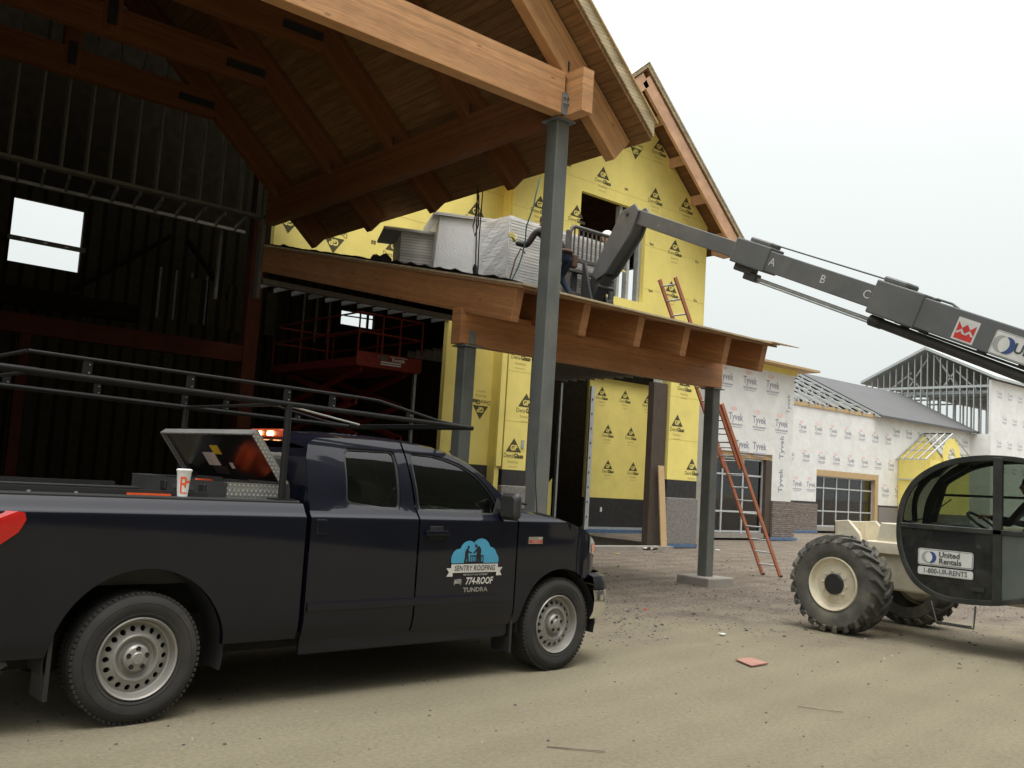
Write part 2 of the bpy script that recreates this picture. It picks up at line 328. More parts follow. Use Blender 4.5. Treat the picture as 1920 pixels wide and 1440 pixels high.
# dusty tyre tracks: lighter / darker bands that curve across the lot
wt = n.nodes.new('ShaderNodeTexWave'); wt.inputs['Scale'].default_value = 0.55; wt.inputs['Distortion'].default_value = 1.6; wt.inputs['Detail'].default_value = 2; wt.inputs['Detail Scale'].default_value = 0.4
mpw = n.nodes.new('ShaderNodeMapping'); mpw.inputs['Rotation'].default_value = (0, 0, R(82)); l(t.outputs['Object'], mpw.inputs[0]); l(mpw.outputs[0], wt.inputs['Vector'])
tr = MR(wt.outputs['Fac'], 0.3, 1.0, 0.0, 0.12)
base = MX(tr.outputs[0], base, (0.41, 0.366, 0.252))
l(base, b.inputs['Base Color']); b.inputs['Roughness'].default_value = 0.95; b.inputs['Specular IOR Level'].default_value = 0.2
hsum = n.nodes.new('ShaderNodeMath'); hsum.operation = 'ADD'; l(NZ(120, 4, 0.7).outputs[0], hsum.inputs[0])
hm = n.nodes.new('ShaderNodeMath'); hm.operation = 'MULTIPLY'; hm.inputs[1].default_value = 0.9; l(NZ(14, 6).outputs[0], hm.inputs[0]); l(hm.outputs[0], hsum.inputs[1])
h3 = n.nodes.new('ShaderNodeMath'); h3.operation = 'ADD'; l(hsum.outputs[0], h3.inputs[0]); l(pmul.outputs[0], h3.inputs[1])
bp = n.nodes.new('ShaderNodeBump'); bp.inputs['Strength'].default_value = 0.9; bp.inputs['Distance'].default_value = 0.03; l(h3.outputs[0], bp.inputs['Height']); l(bp.outputs[0], b.inputs['Normal'])
L = nt.links.new

# ground sheet; unseen hillside behind the camera, raised to block low sky
g = MB().quad((-700, -700, 0), (900, -700, 0), (900, 900, 0), (-700, 900, 0)).build('ground', gm, fix=False); tag(g, kind='structure')
hillm = mat('sky_blocking_hill', (0.040, 0.042, 0.020), 0.95, var=.5, scale=.12, bump=.5, bscale=.5)
rows = []
for i in range(61):
    u_ = R(245) + R(100) * i / 60; row = []
    for j in range(9):
        d = 13 + 4.0 * j; h_ = (0, 9, 18, 26, 33, 39, 43, 46, 47)[j] * (.9 + .10 * math.sin(i * .7) + .06 * math.sin(i * 1.9)) * min(1, i / 5, (60 - i) / 5)
        row.append((d * math.cos(u_), d * math.sin(u_), h_ - .05))
    rows.append(row)
tag(MB().grid(rows).build('sky_blocking_hills', hillm, fix=False, smooth=60), kind='structure')

# stones and chips scattered over the dirt
peb = mat('stone_chips', (0.20, 0.165, 0.125), 0.9, var=0.5, scale=3)
mb = MB(); ico = [(-.5, -.4, 0), (.5, -.45, 0), (.6, .4, 0), (-.45, .5, 0), (-.3, -.2, .5), (.3, -.25, .55), (.25, .3, .45), (-.3, .25, .6)]
fcs = [(0, 1, 5, 4), (1, 2, 6, 5), (2, 3, 7, 6), (3, 0, 4, 7), (4, 5, 6, 7)]
rnd = random.Random(5)
def ground_pt():
    # denser toward the buildings
    d = 3.2 + 24 * rnd.random() ** 1.3; a = YAW + rnd.uniform(-0.55, 0.55)
    return d * math.cos(a), d * math.sin(a)
for _ in range(9000):
    x, y = ground_pt(); q = 0.52 * x + 0.85 * y + rnd.uniform(-2, 2)
    if q < 10.5 and rnd.random() < 0.62: continue
    if y > 17 and x < 15: continue
    s_ = 0.005 + 0.020 * rnd.random() ** 4 if q < 10.5 else 0.010 + 0.035 * rnd.random() ** 3
    a = rnd.random() * 6.28; ca, sa = math.cos(a), math.sin(a)
    mb.add([(x + s_ * (p[0] * ca - p[1] * sa), y + s_ * (p[0] * sa + p[1] * ca), s_ * p[2] * 0.8 - 0.001) for p in ico], fcs)
for _ in range(22000):
    x, y = rnd.uniform(5.5, 20), rnd.uniform(6.8, 16.5); q = 0.52 * x + 0.85 * y
    v_ = math.sin(x * 1.7 + 1.3 * math.sin(y * 2.1)) * math.cos(y * 2.3 + math.sin(x * 1.1)) + .6 * math.sin(x * 4.1 + y * 3.3)
    if not 10.4 + .8 * math.sin(x * 2.2) < q < 16 or v_ < rnd.uniform(-1.0, .9): continue
    s_ = 0.008 + 0.020 * rnd.random() ** 2; a = rnd.random() * 6.28; ca, sa = math.cos(a), math.sin(a)
    mb.add([(x + s_ * (p[0] * ca - p[1] * sa), y + s_ * (p[0] * sa + p[1] * ca), s_ * p[2] * 0.7 - 0.001) for p in ico], fcs)
go = mb.build('gravel', [peb, mat('dark_chips', (0.075, 0.070, 0.066), .9, var=.4), mat('pale_chips', (0.28, 0.25, 0.20), .9, var=.3)], fix=False)
mi_ = []; rq = random.Random(9)
for _ in range(len(mb.f) // 5): mi_ += [rq.choice((0, 0, 1, 1, 1, 2))] * 5
go.data.polygons.foreach_set('material_index', mi_); tag(go, kind='stuff')
# lugged tyre tracks pressed up in the dust
mb = MB(); rq = random.Random(12)
for (ax, ay, bx_, by_, cv, wd) in ((5.4, 5.2, 12.0, 3.4, .9, .34), (6.9, 6.6, 10.6, 4.9, .5, .34), (3.6, 3.4, 8.6, 1.6, .8, .24)):
    n_l = int(math.hypot(bx_ - ax, by_ - ay) / .17)
    for k in range(n_l):
        f_ = k / n_l; x = ax + (bx_ - ax) * f_; y = ay + (by_ - ay) * f_ + cv * math.sin(math.pi * f_)
        a = math.atan2(by_ - ay + cv * math.pi * math.cos(math.pi * f_), bx_ - ax)
        if rq.random() < .25: continue
        for s_ in (-1, 1):
            h_ = .006 * rq.uniform(.5, 1.2); ca, sa = math.cos(a + s_ * 1.05), math.sin(a + s_ * 1.05); L_ = wd / 2; w_ = .022
            cx_, cy_ = x - math.sin(a) * s_ * wd * .3, y + math.cos(a) * s_ * wd * .3
            P_ = lambda u, v, z: (cx_ + ca * u - sa * v, cy_ + sa * u + ca * v, z)
            mb.add([P_(-L_ / 2, -w_, -.001), P_(L_ / 2, -w_, -.001), P_(L_ / 2, w_, -.001), P_(-L_ / 2, w_, -.001), P_(-L_ / 2 + .03, 0, h_), P_(L_ / 2 - .03, 0, h_)], [(0, 1, 5, 4), (2, 3, 4, 5), (1, 2, 5), (3, 0, 4)])
tag(mb.build('tyre_tracks', gm, fix=False), kind='stuff')

# ================================================================ TIMBER CANOPY (big gable roof over the drive)
TX = [8.85, 10.93, 12.97, 14.97, 17.07]       # truss planes (Y)
RX, RZ, SL = 4.08, 10.976, 0.88                # ridge x, deck underside at ridge, slope
EX, YF, YB = 9.343, 8.46, 17.35
can = thing('timber_canopy', 'big timber gable canopy on a gray steel post, over the pickup truck', 'canopy', (8.0, 9.0, 0))
def roofpt(x, y, dz=0): return (x, y, RZ - SL * abs(x - RX) + dz)
WX = RX - (EX - RX)
nrm = 1 / math.cos(math.atan(SL))
for nm, x1 in (('roof_deck', EX), ('roof_deck', WX)):
    T0, T1 = 0.0, 0.085
    b_ = MB().prism([roofpt(RX, YF, T0), roofpt(x1, YF, T0), roofpt(x1, YF, T1), roofpt(RX, YF, T1)], (0, YB - YF, 0)); b_.build(nm, deck, can, True)
    b_ = MB(); sgn = 1 if x1 > RX else -1
    b_.prism([roofpt(RX, YF - .02, .088), roofpt(x1 + .03 * sgn, YF - .02, .088), roofpt(x1 + .03 * sgn, YF - .02, .30), roofpt(RX, YF - .02, .30)], (0, YB - YF, 0))
    b_.build('roof_panel', plywood, can, True)
    b_ = MB(); b_.prism([roofpt(RX, YF - .05, .304), roofpt(x1 + .07 * sgn, YF - .05, .304), roofpt(x1 + .07 * sgn, YF - .05, .33), roofpt(RX, YF - .05, .33)], (0, YB - YF + .1, 0))
    b_.build('roof_sheathing', lumber, can, True)
for k, Y in enumerate(TX):
    root = None
    for sgn in (1, -1):
        th = math.atan(SL); dn = 0.245
        p0 = Vector((RX + sgn * 0.02, Y, RZ - 0.03 - dn / math.cos(th))); p1 = Vector((RX + sgn * 5.03, Y, RZ - SL * 5.01 - 0.03 - dn / math.cos(th)))
        o = beam('rafter', p0, p1, 0.17, 0.44, glulam if k == 0 else glulam_shaded, can)
    if k == 0: beam('tie_beam', (RX - 3.85, Y, 6.665), (RX + 3.90, Y, 6.665), 0.19, 0.56, glulam, can)
    else:
        beam('collar_tie', (RX - 2.55, Y, 8.29), (RX + 2.55, Y, 8.29), 0.18, 0.48, glulam_shaded, can)
        for s2 in (-1, 1): MB().box(RX + s2 * 2.2 - .34, RX + s2 * 2.2 + .34, Y - .105, Y - .0905, 8.20, 8.33).build('connector_slot', black_plain, can, True)
    beam('king_post', (RX, Y, 8.10 if k else 6.95), (RX, Y, RZ - 0.45), 0.19, 0.28, glulam if k == 0 else glulam_shaded, can, up=(1, 0, 0))
    if k: MB().box(RX - .07, RX + .07, Y - .115, Y - .097, 8.22, 8.62).build('steel_slot', black_plain, can, True)
for sgn in (1, -1):
    x0 = RX + sgn * 4.04
    beam('eave_beam', (x0, 8.47, 6.665), (x0, 8.93, 6.665), 0.19, 0.575, glulam, can); beam('eave_beam', (x0, 8.935, 6.665), (x0, 17.40, 6.665), 0.188, 0.573, glulam_shaded, can)
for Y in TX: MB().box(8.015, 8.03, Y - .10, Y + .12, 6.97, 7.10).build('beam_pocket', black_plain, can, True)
beam('ridge_beam', (RX, 8.6, RZ - .62), (RX, 17.3, RZ - .62), 0.2, 0.5, glulam_shaded, can)
# main steel post with seat plate, knife plate and bolts
def post(x, y, z1, s, parent, plate=True, base=None):
    b_ = MB().box(x - s / 2, x + s / 2, y - s / 2, y + s / 2, 0.0, z1); p = b_.build('steel_post', steel_gray, parent, True, bevel=0.018, seg=3)
    q = MB().box(x - s * .75, x + s * .75, y - s * .75, y + s * .75, z1, z1 + .02); q.build('cap_plate', steel_plate, parent, True)
    if base:
        MB().box(x - .2, x + .2, y - .2, y + .2, base, base + .025).build('base_plate', steel_plate, parent, True)
    return p
post(8.10, 8.98, 6.35, 0.215, can)
b_ = MB().box(7.93, 8.055, 8.735, 8.748, 6.37, 6.66)
b_.build('knife_plate', steel_plate, can, True)
for xx in (7.962, 8.02):
    for zz in (6.52, 6.60): MB().tube([(xx, 8.735, zz), (xx, 8.705, zz)], 0.016, 8).build('bolt', bolt_m, can, True)
post(.04, 8.98, 6.35, 0.215, can); post(.04, 17.3, 6.35, 0.2, can)

# ================================================================ SHED PORCH
sh = thing('shed_porch', 'lower timber porch roof carrying the white insulation packs, on two gray posts', 'porch', (8.24, 10.82, 0))
SZ0, SS, SY0, SY1 = 4.245, 0.216, 9.58, 17.42
def sz(y): return SZ0 + SS * (y - SY0)
JX = [8.14, 9.42, 10.58, 11.66, 12.72, 13.74]
thp = math.atan(SS); JH = 0.46
for i, x in enumerate(JX):
    y1 = SY1
    # plumb cut ends: prism in the YZ plane, own frame so the grain follows
    Ln = (y1 - SY0) / math.cos(thp)
    o = MB(); h = JH
    t_ = math.tan(thp)
    o.prism([(0, -.07, 0), (Ln, -.07, 0), (Ln + h * t_ * 0, -.07, -h), (0 + h * math.sin(thp) * 0, -.07, -h)], (0, .14, 0))
    ob = o.build('joist', glulam_porch, None, bevel=0.005)
    M = Matrix(((0, -1, 0, x), (math.cos(thp), 0, -math.sin(thp), SY0), (math.sin(thp), 0, math.cos(thp), SZ0 - .03), (0, 0, 0, 1)))
    ob.parent = sh; ob.matrix_parent_inverse = wm(sh).inverted(); ob.matrix_basis = M
def roofslab(nm, m, x0, x1, y0, y1, a, b2, par=sh):
    o = MB().prism([(x0, y0, sz(y0) + a), (x0, y1, sz(y1) + a), (x0, y1, sz(y1) + b2), (x0, y0, sz(y0) + b2)], (x1 - x0, 0, 0)); return o.build(nm, m, par, True)
roofslab('porch_deck', mat('porch_deck_planks', (0.30, 0.16, 0.075), 0.7, var=0.2, scale=3, stretch=(1, 12, 3)), 8.05, 13.9, 9.46, 17.42, -.028, .012)
roofslab('porch_plywood', plywood, 8.05, 13.92, 9.42, 17.42, .016, .045)
roofslab('plywood_end', lumber, 13.7, 14.42, 9.36, 9.9, .047, .062)
# black roofing membrane, its edge curling up unevenly
mb = MB(); rows = []
rr = random.Random(3)
for i in range(60):
    y = 9.7 + 7.68 * i / 59
    e_ = 0.01 + 0.02 * rr.random() + (0.03 if rr.random() > .88 else 0)
    rows.append([(8.06 + 0.02 * rr.random(), y, sz(y) + .06 + e_), (8.35, y, sz(y) + .06), (13.85, y, sz(y) + .06)])
mb.grid(rows).build('roof_membrane', membrane, sh, True, solid=0.012)
beam('girder', (8.02, 10.82, 3.80), (14.06, 10.82, 3.80), 0.22, 0.52, glulam_porch, sh)
post(8.24, 10.82, 3.51, 0.204, sh); post(13.93, 10.82, 3.51, 0.204, sh)
MB().box(8.19, 8.29, 10.695, 10.707, 3.55, 3.74).build('knife_plate', steel_plate, sh, True)
mb = MB().box(13.58, 14.30, 10.46, 11.18, -.3, .15); mb.build('concrete_footing', concrete, sh, True, bevel=.02, seg=2)
mb = MB().box(7.9, 8.6, 10.45, 11.2, -.3, .1); mb.build('concrete_footing', concrete, sh, True, bevel=.02, seg=2)

# ================================================================ SHEATHED BUILDING
def logo(mb, x, y, z, h=0.29, inv=False, sub=True, part=None, tri=True, nx=(1, 0, 0), up=(0, 0, 1), out=(0, -1, 0), ikey=(1, 2, 0)):
    """printed triangle with two letters and the board name. ikey: ink, pale ink, board colour"""
    N_ = Vector(nx); U = Vector(up); O = Vector((x, y, z)) + Vector(out) * 0.003
    if inv: N_ = -N_; U = -U
    h *= 1.13; w_ = h * 1.46
    if tri:
        mb.poly([O - N_ * w_ / 2 - U * h / 2, O + N_ * w_ / 2 - U * h / 2, O + U * h / 2], ikey[0])
        O2 = O + Vector(out) * 0.003
        mb.text('GP', O2 - U * h * .21, N_, U, h * .52, ikey[2], bold=.04)
    s_ = h * .45; c = O - U * (h / 2 + s_ * .62)
    if part: mb.text(part, c, N_, U, s_, ikey[0], bold=.02)
    else:
        mb.text('Dens', c - N_ * s_ * .02, N_, U, s_, ikey[0], align='RIGHT', sx=.95); mb.text('Glass', c + N_ * s_ * .05, N_, U, s_, ikey[0], bold=.045, align='LEFT', sx=.95)
        if sub:
            mb.text('Sheathing', c - U * s_ * .95, N_, U, s_ * .58, ikey[1], sx=1.0)
            mb.box(0, 0, 0, 0, 0, 0, ikey[1]) if False else mb.text('SHEATHING', c - U * s_ * 1.75, N_, U, s_ * .36, ikey[1], sx=1.0)
bld = thing('yellow_sheathed_building', 'unfinished building clad in yellow printed sheathing with a steep wooden gable', 'building', (14.5, 17.5, 0))
YR = 17.5
GX, GZ0, GXR, GXL = 18.2, 12.72, 21.98, 14.45
def gzr(x): return GZ0 - 0.87 * abs(x - GX)
WM = [yellow, ink, ink_pale, seam]
mb = MB()
# gable wall around the upstairs window opening (16.75-19.28, 6.70-9.26); lower part has the entry recess 15.36-20.6 x 0-4.6
def wallq(pts): mb.prism([(p[0], YR, p[1]) for p in pts], (0, .14, 0), 0)
wallq([(GXL, 5.25), (GXR, 5.25), (GXR, 6.70), (GXL, 6.70)])
wallq([(GXL, 6.70), (16.75, 6.70), (16.75, 9.26), (GXL, gzr(GXL))])
wallq([(19.28, 6.70), (GXR, 6.70), (GXR, gzr(GXR)), (19.28, 9.26)])
wallq([(GXL, gzr(GXL)), (16.75, 9.26), (19.28, 9.26), (GXR, gzr(GXR)), (GX, GZ0)])
for z in (5.9, 7.12, 8.34, 9.56, 10.78):
    mb.box(GXL, 16.75 if 6.7 < z < 9.26 else GXR, YR - .0025, YR - .001, z, z + .008, 3)
    if 6.7 < z < 9.26: mb.box(19.28, GXR, YR - .0025, YR - .001, z, z + .008, 3)
for p in [(17.5, 9.96), (16.61, 8.7), (15.33, 8.63), (19.61, 9.91), (20.96, 9.96), (19.67, 11.34), (20.55, 8.62), (20.47, 7.4), (15.3, 7.3), (16.0, 10.1), (18.1, 5.6), (16.6, 5.6)]:
    logo(mb, p[0], YR, p[1] - .02)
logo(mb, 18.72, YR, 10.79, inv=True)
for x, z, s_ in ((18.42, 9.72, 'ass'), (19.55, 8.42, 'lass'), (19.6, 7.1, 'lass'), (21.55, 8.3, 'De'), (21.55, 7.15, 'De')):
    mb.text(s_, (x, YR - .003, z), (1, 0, 0), (0, 0, 1), .12, 1, bold=.02)
mb.build('gable_wall', WM, bld, True, fix=False)
mb = MB(); logo_y = 17.85
mb.box(8.45, GXL, 17.85, 17.99, 5.75, 12.3, 0); mb.box(GXL - .02, GXL + .12, 17.56, 17.99, 0.0, 12.3, 0)
for p in [(11.38, 6.78), (13.6, 8.12), (12.5, 6.2), (13.6, 6.6), (10.3, 8.2), (12.0, 8.9)]: logo(mb, p[0], 17.85, p[1] - .02, h=.31)
logo(mb, 9.83, 17.85, 6.40, h=.31, inv=True); logo(mb, 8.75, 17.85, 6.60, h=.31, inv=True)
mb.text('ss', (10.81, 17.847, 6.66), (-1, 0, 0), (0, 0, -1), .17, 1, bold=.03)
for z in (7.4, 8.6): mb.box(8.45, GXL, 17.8475, 17.849, z, z + .008, 3)
mb.build('recessed_wall', WM, bld, True, fix=False)
mb = MB(); mb.box(13.0, 14.46, 17.85, 17.99, 1.95, 5.28, 0); mb.box(14.44, 14.6, 17.52, 17.98, 1.95, 5.28, 0)
logo(mb, 14.12, 17.85, 3.2, inv=True); logo(mb, 13.5, 17.85, 2.35); 
mb.build('side_sheathing', WM, bld, True, fix=False)
def pier(x0, x1, zb, zs, lst, nm='entry_pier'):
    m_ = MB(); m_.box(x0, x1, YR - .0, YR + .30, zb, 5.25, 0)
    for x, z in lst: logo(m_, x, YR, z, h=.30)
    m_.box(x0, x1, YR - .0025, YR - .001, 3.05, 3.058, 3); m_.box(x0, x1, YR - .0025, YR - .001, 4.27, 4.278, 3)
    p = m_.build(nm, WM, bld, True, fix=False)
    m2 = MB().box(x0 - .005, x1 + .005, YR - .012, YR + .31, zs, zb); m2.build('black_flashing', membrane, bld, True)
    m2 = MB().box(x0 - .04, x1 + .04, YR - .06, YR + .33, .12, zs); m2.build('stone_base', block, bld, True, bevel=.02, seg=2)
    m2 = MB().box(x0 - .02, x1 + .06, YR - .075, YR + .3, .04, .13); m2.build('blue_flashing', blue_tape, bld, True)
    m2 = MB().box(x0 - .05, x1 + .06, YR - .05, YR + .3, -.1, .04); m2.build('footing', concrete, bld, True)
    return p
pier(14.63, 15.36, 1.88, 1.50, [(14.95, 2.48), (15.26, 3.60), (15.0, 4.88)])
pier(20.65, 21.95, 1.92, 1.42, [(20.99, 3.60), (21.72, 2.40), (21.24, 4.78)])
MB().box(15.18, 15.27, YR - .02, YR - .002, 2.42, 2.62).build('outlet_box', galv_dull, bld, True)
MB().box(12.95, 14.62, 17.84, 18.0, 0, 1.5).build('stone_base', block, bld, True)
MB().box(12.95, 14.62, 17.835, 17.99, 1.5, 1.95).build('black_flashing', membrane, bld, True)
# entry recess: brown posts, dark side walls, soffit joists, inner yellow wall
brown = mat('weathered_brown_post', (0.075, 0.055, 0.04), 0.8, var=0.25, stretch=(6, 6, .6))
MB().box(20.02, 20.6, 17.56, 17.78, 0.02, 4.6).build('entry_post', brown, bld, True, bevel=.01)
MB().box(15.40, 15.62, 17.58, 17.8, 0.02, 4.6).build('entry_post', brown, bld, True, bevel=.01)
mb = MB().box(21.98, 22.02, 17.7, 27.9, 5.25, 5.9)
mb.box(21.98, 22.02, 17.7, 20.1, 5.9, 9.3); mb.box(21.98, 22.02, 21.05, 27.9, 5.9, 9.3); mb.box(21.98, 22.02, 20.1, 21.05, 5.9, 6.6); mb.box(21.98, 22.02, 20.1, 21.05, 8.6, 9.3)
mb.build('side_wall', brown, bld, True)
mb = MB()
for i in range(13): mb.box(15.4, 21.9, 18.0 + i * .42, 18.04 + i * .42, 5.02, 5.2)
mb.build('soffit_joist', hall_stud, bld, True); bpy.context.view_layer.update()
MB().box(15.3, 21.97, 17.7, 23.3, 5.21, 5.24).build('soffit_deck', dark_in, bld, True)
mb = MB().box(23.2 - 0.0, 29.0, 23.2, 23.3, 0.0, 5.6); mb.v = []; mb.f = []; mb.m = []
MB().box(15.6, 26.22, 23.06, 23.16, 5.36, 7.2).build('entry_bulkhead', dark_in, bld, True)
mb = MB(); mb.box(23.1, 26.3, 23.2, 23.3, 1.2, 5.38, 0)
for p in [(24.9, 4.90), (24.11, 3.61), (25.3, 3.61), (24.2, 2.37), (25.5, 2.37), (23.72, 4.9), (26.12, 4.86)]: logo(mb, p[0], 23.2, p[1], h=.28)
mb.build('inner_sheathing', WM, bld, True, fix=False)
MB().box(23.1, 26.3, 23.19, 23.3, .2, 1.2).build('black_flashing', membrane, bld, True)
MB().box(23.1, 26.3, 23.17, 23.3, .12, .2).build('sill_track', galv_dull, bld, True)
MB().box(23.1, 26.3, 23.0, 23.16, .0, .12).build('blue_flashing', blue_tape, bld, True)
MB().box(23.9, 23.98, 23.165, 23.185, .72, .88).build('outlet_box', white_plain, bld, True)
mb = MB().box(23.02, 23.2, 23.02, 23.10, .1, 5.0); mb.build('jamb_stud', alu, bld, True)
mb = MB()
for i in range(9): mb.box(23.07, 23.12, 23.014, 23.0195, .5 + i * .5, .58 + i * .5)
mb.build('stud_hole', black_plain, bld, True)
for i in range(6):
    MB().box(15.9 + i * 1.2, 15.98 + i * 1.2, 23.35, 23.45, 0, 5).build('wall_stud', galv_dull, bld, True)
MB().box(15.5, 27, 25.5, 25.6, 0, 5.9).build('dark_partition', dark_in, bld, True)
# upstairs window: steel jambs and header
for x in (19.16, 18.72, 18.35): MB().box(x, x + .1, 17.62, 17.78, 6.7, 9.26).build('window_stud', galv_dull, bld, True)
MB().box(16.75, 19.28, 17.64, 17.8, 6.66, 6.70).build('window_sill', galv_dull, bld, True)
# gable roof with barge rafters, overhanging the wall
YG = 16.74
for sgn, xe in ((1, 22.82), (-1, 13.6)):
    def gp(x, y, dz): return (x, y, 13.12 - 0.3 - .87 * abs(x - GX) + dz)
    MB().prism([gp(GX, YG, 0), gp(xe, YG, 0), gp(xe, YG, .05), gp(GX, YG, .05)], (0, 11.0, 0)).build('roof_deck', deck, bld, True)
    MB().prism([gp(GX, YG - .03, .053), gp(xe + .05 * sgn, YG - .03, .053), gp(xe + .05 * sgn, YG - .03, .19), gp(GX, YG - .03, .19)], (0, 11.0, 0)).build('roof_panel', plywood, bld, True)
    MB().prism([gp(GX, YG - .07, .194), gp(xe + .1 * sgn, YG - .07, .194), gp(xe + .1 * sgn, YG - .07, .215), gp(GX, YG - .07, .215)], (0, 11.1, 0)).build('drip_edge', white_plain, bld, True)
    a = Vector((GX, YG + .06, 12.80 - .26)); c = Vector((xe - .1 * sgn, YG + .06, 12.80 - .26 - .87 * (abs(xe - GX) - .1)))
    beam('barge_rafter', a, c, .09, .40, lumber_pink, bld)
    for q in (1.0, 2.0, 3.0, 4.05):
        x = GX + sgn * q; z = 12.82 - .87 * q - .17
        o = beam('lookout', (x, YG + .1, z), (x, 17.6, z), .09, .28, lumber_pink, bld)
MB().box(22.2, 22.8, YG + .02, 17.5, 8.64, 8.9).build('eave_block', lumber_pink, bld, True)

# ================================================================ HALL behind the canopy (steel framing, unlit)
hall = thing('steel_framed_hall', 'dark open hall with steel studs and corrugated far wall behind the canopy', 'building', (3, 17.5, 0))
mb = MB()
HX0, HX1, HY1, HT = -4.5, 22.0, 28.0, 12.4
# far wall around openings: window (5.7-7.52, 6.65-8.41) and gap (15.95-17.2, 6.53-6.98)
mb.box(HX0, 5.7, HY1, HY1 + .15, 0, HT); mb.box(5.7, 7.52, HY1, HY1 + .15, 0, 6.65); mb.box(5.7, 7.52, HY1, HY1 + .15, 8.41, HT); mb.box(7.52, 15.93, HY1, HY1 + .15, 0, HT)
mb.box(15.93, 17.25, HY1, HY1 + .15, 0, 6.5); mb.box(15.93, 17.25, HY1, HY1 + .15, 6.98, HT); mb.box(17.25, 22.0, HY1, HY1 + .15, 0, HT)
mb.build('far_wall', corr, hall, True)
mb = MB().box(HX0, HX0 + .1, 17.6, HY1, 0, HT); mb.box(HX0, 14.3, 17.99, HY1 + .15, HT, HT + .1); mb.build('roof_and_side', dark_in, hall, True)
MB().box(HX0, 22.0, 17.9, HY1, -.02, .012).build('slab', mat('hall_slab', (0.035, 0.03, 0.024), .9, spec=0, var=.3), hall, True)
mb = MB().box(-1.6, -1.45, 8.8, 17.45, 0, 5.2); mb.box(HX0, -.05, 17.45, 17.6, 0, 12.3); mb.build('front_wall_and_blocker', dark_in, hall, True)  # first box is an added wall out of view, keeping light off the canopy
# gable infill studs above the track
MB().box(-1.9, 8.1, 17.44, 17.62, 6.50, 6.56).build('track', hall_stud, hall, True)
st0 = None
for i in range(24):
    x = 7.93 - i * .4115
    if x < .1: break
    h = RZ - SL * abs(x - RX) - .1
    if st0 is None or True:
        o = MB().box(-.02, .02, -.07, .07, 0, h - 6.56).build('stud', hall_stud, None); o.parent = hall; o.matrix_parent_inverse = wm(hall).inverted(); o.location = (x, 17.53, 6.56)
for i in range(24):
    x = 7.7 - i * .4115
    if x < -1.9: break
    o = MB().bar((x, 17.6, 6.47), (x + .18, 18.48, 6.45), .04, .09).build('soffit_blocking', hall_stud, hall, True)
MB().box(-1.9, 8.1, 18.46, 18.54, 6.38, 6.44).build('track', hall_stud, hall, True)
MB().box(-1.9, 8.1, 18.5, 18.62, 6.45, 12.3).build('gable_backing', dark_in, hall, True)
MB().box(7.99, 8.07, 17.44, 17.6, 4.9, 7.1).build('end_post', hall_stud, hall, True)
MB().box(7.75, 7.81, 18.9, 18.98, 5.0, 6.45).build('end_post', hall_stud, hall, True)
# opening below the porch wall: lintel, ladder soffit
MB().box(8.12, 13.1, 17.46, 17.62, 5.22, 5.32).build('lintel_track', hall_stud, hall, True)
for i in range(13):
    x = 8.45 + i * .41
    MB().box(x, x + .05, 17.66, 18.5, 5.27, 5.36).build('ceiling_joist', galv, hall, True)
for i in range(13):
    x = 8.45 + i * .41
    MB().box(x, x + .04, 24.2, 24.26, 5.2, 6.5).build('rear_stud', hall_stud, hall, True) if not 10 < x < 12.2 else None
for x in (8.5, 9.0, 9.5, 10.0, 10.5): MB().box(x, x + .42, 22.3, 22.36, 4.9, 6.0).build('wall_panel', corr, hall, True)
MB().bar((16.0, 27.9, 6.78), (17.3, 27.9, 6.82), .04, .04).build('cross_bar', dark_in, hall, True)
MB().box(16.85, 16.9, 27.8, 27.9, 6.4, 7.1).build('mullion', dark_in, hall, True)
mb = MB().box(5.6, 7.6, 27.86, 27.96, 7.22, 7.34); mb.build('mullion', hall_stud, hall, True)
mb = MB()
for x in (5.95, 6.5, 7.05): mb.box(x, x + .1, 27.855, 27.8595, 7.26, 7.29)
mb.build('punch_hole', white_plain, hall, True)
MB().bar((7.3, 27.5, 6.05), (9.8, 27.5, 8.1), .12, .12).build('brace', dark_in, hall, True)
MB().bar((10.3, 27.5, 8.1), (11.9, 27.5, 6.4), .12, .12).build('brace', dark_in, hall, True)
MB().box(0, 9.0, 27.3, 27.5, 5.4, 5.9).build('spandrel', dark_in, hall, True)
MB().box(-4, 9.1, 19.9, 20.1, 3.87, 4.24).build('steel_beam', red_iron, hall, True)
MB().box(8.92, 9.24, 19.86, 20.14, 0, 8.5).build('steel_column', red_iron, hall, True)
MB().box(4.42, 4.62, 19.9, 20.1, 0, 3.86).build('steel_column', red_iron, hall, True)
MB().box(-1.0, -.8, 19.9, 20.1, 0, 3.86).build('steel_column', red_iron, hall, True)
mb = MB()
for x, z in ((10.85, 6.1), (11.35, 6.12)): mb.box(x, x + .28, 27.85, 27.9, z, z + .16)
mb.build('wall_tag', white_plain, hall, True)

# ================================================================ HOUSE-WRAPPED SHOPS beyond
def tyv(mb, x, y, z, s=0.37, txt='Tyvek', red=True, ink_=1):
    O = Vector((x, y - .003, z))
    mb.text(txt, O, (1, 0, 0), (0, 0, 1), s, ink_, bold=.012, sx=.9)
    if txt == 'Tyvek':
        mb.box(x - s * 1.05, x + s * 1.1, y - .004, y - .002, z - s * .78, z - s * .62, 2)
        mb.box(x - s * .9, x + s * .9, y - .004, y - .002, z - s * .98, z - s * .9, 2)
        if red:
            mb.add([(x - s * .35 + s * .55 * math.cos(a), y - .003, z + s * .78 + s * .22 * math.sin(a)) for a in [k * .5236 for k in range(12)]], [tuple(range(12))], 3)
WR = [wrap, wrap_ink, wrap_pale, wrap_red]
shop = thing('wrapped_shop', 'white house-wrapped shop unit with stone base, nearest the orange ladder', 'building', (24, 20.5, 0))
mb = MB()
Y1 = 20.5
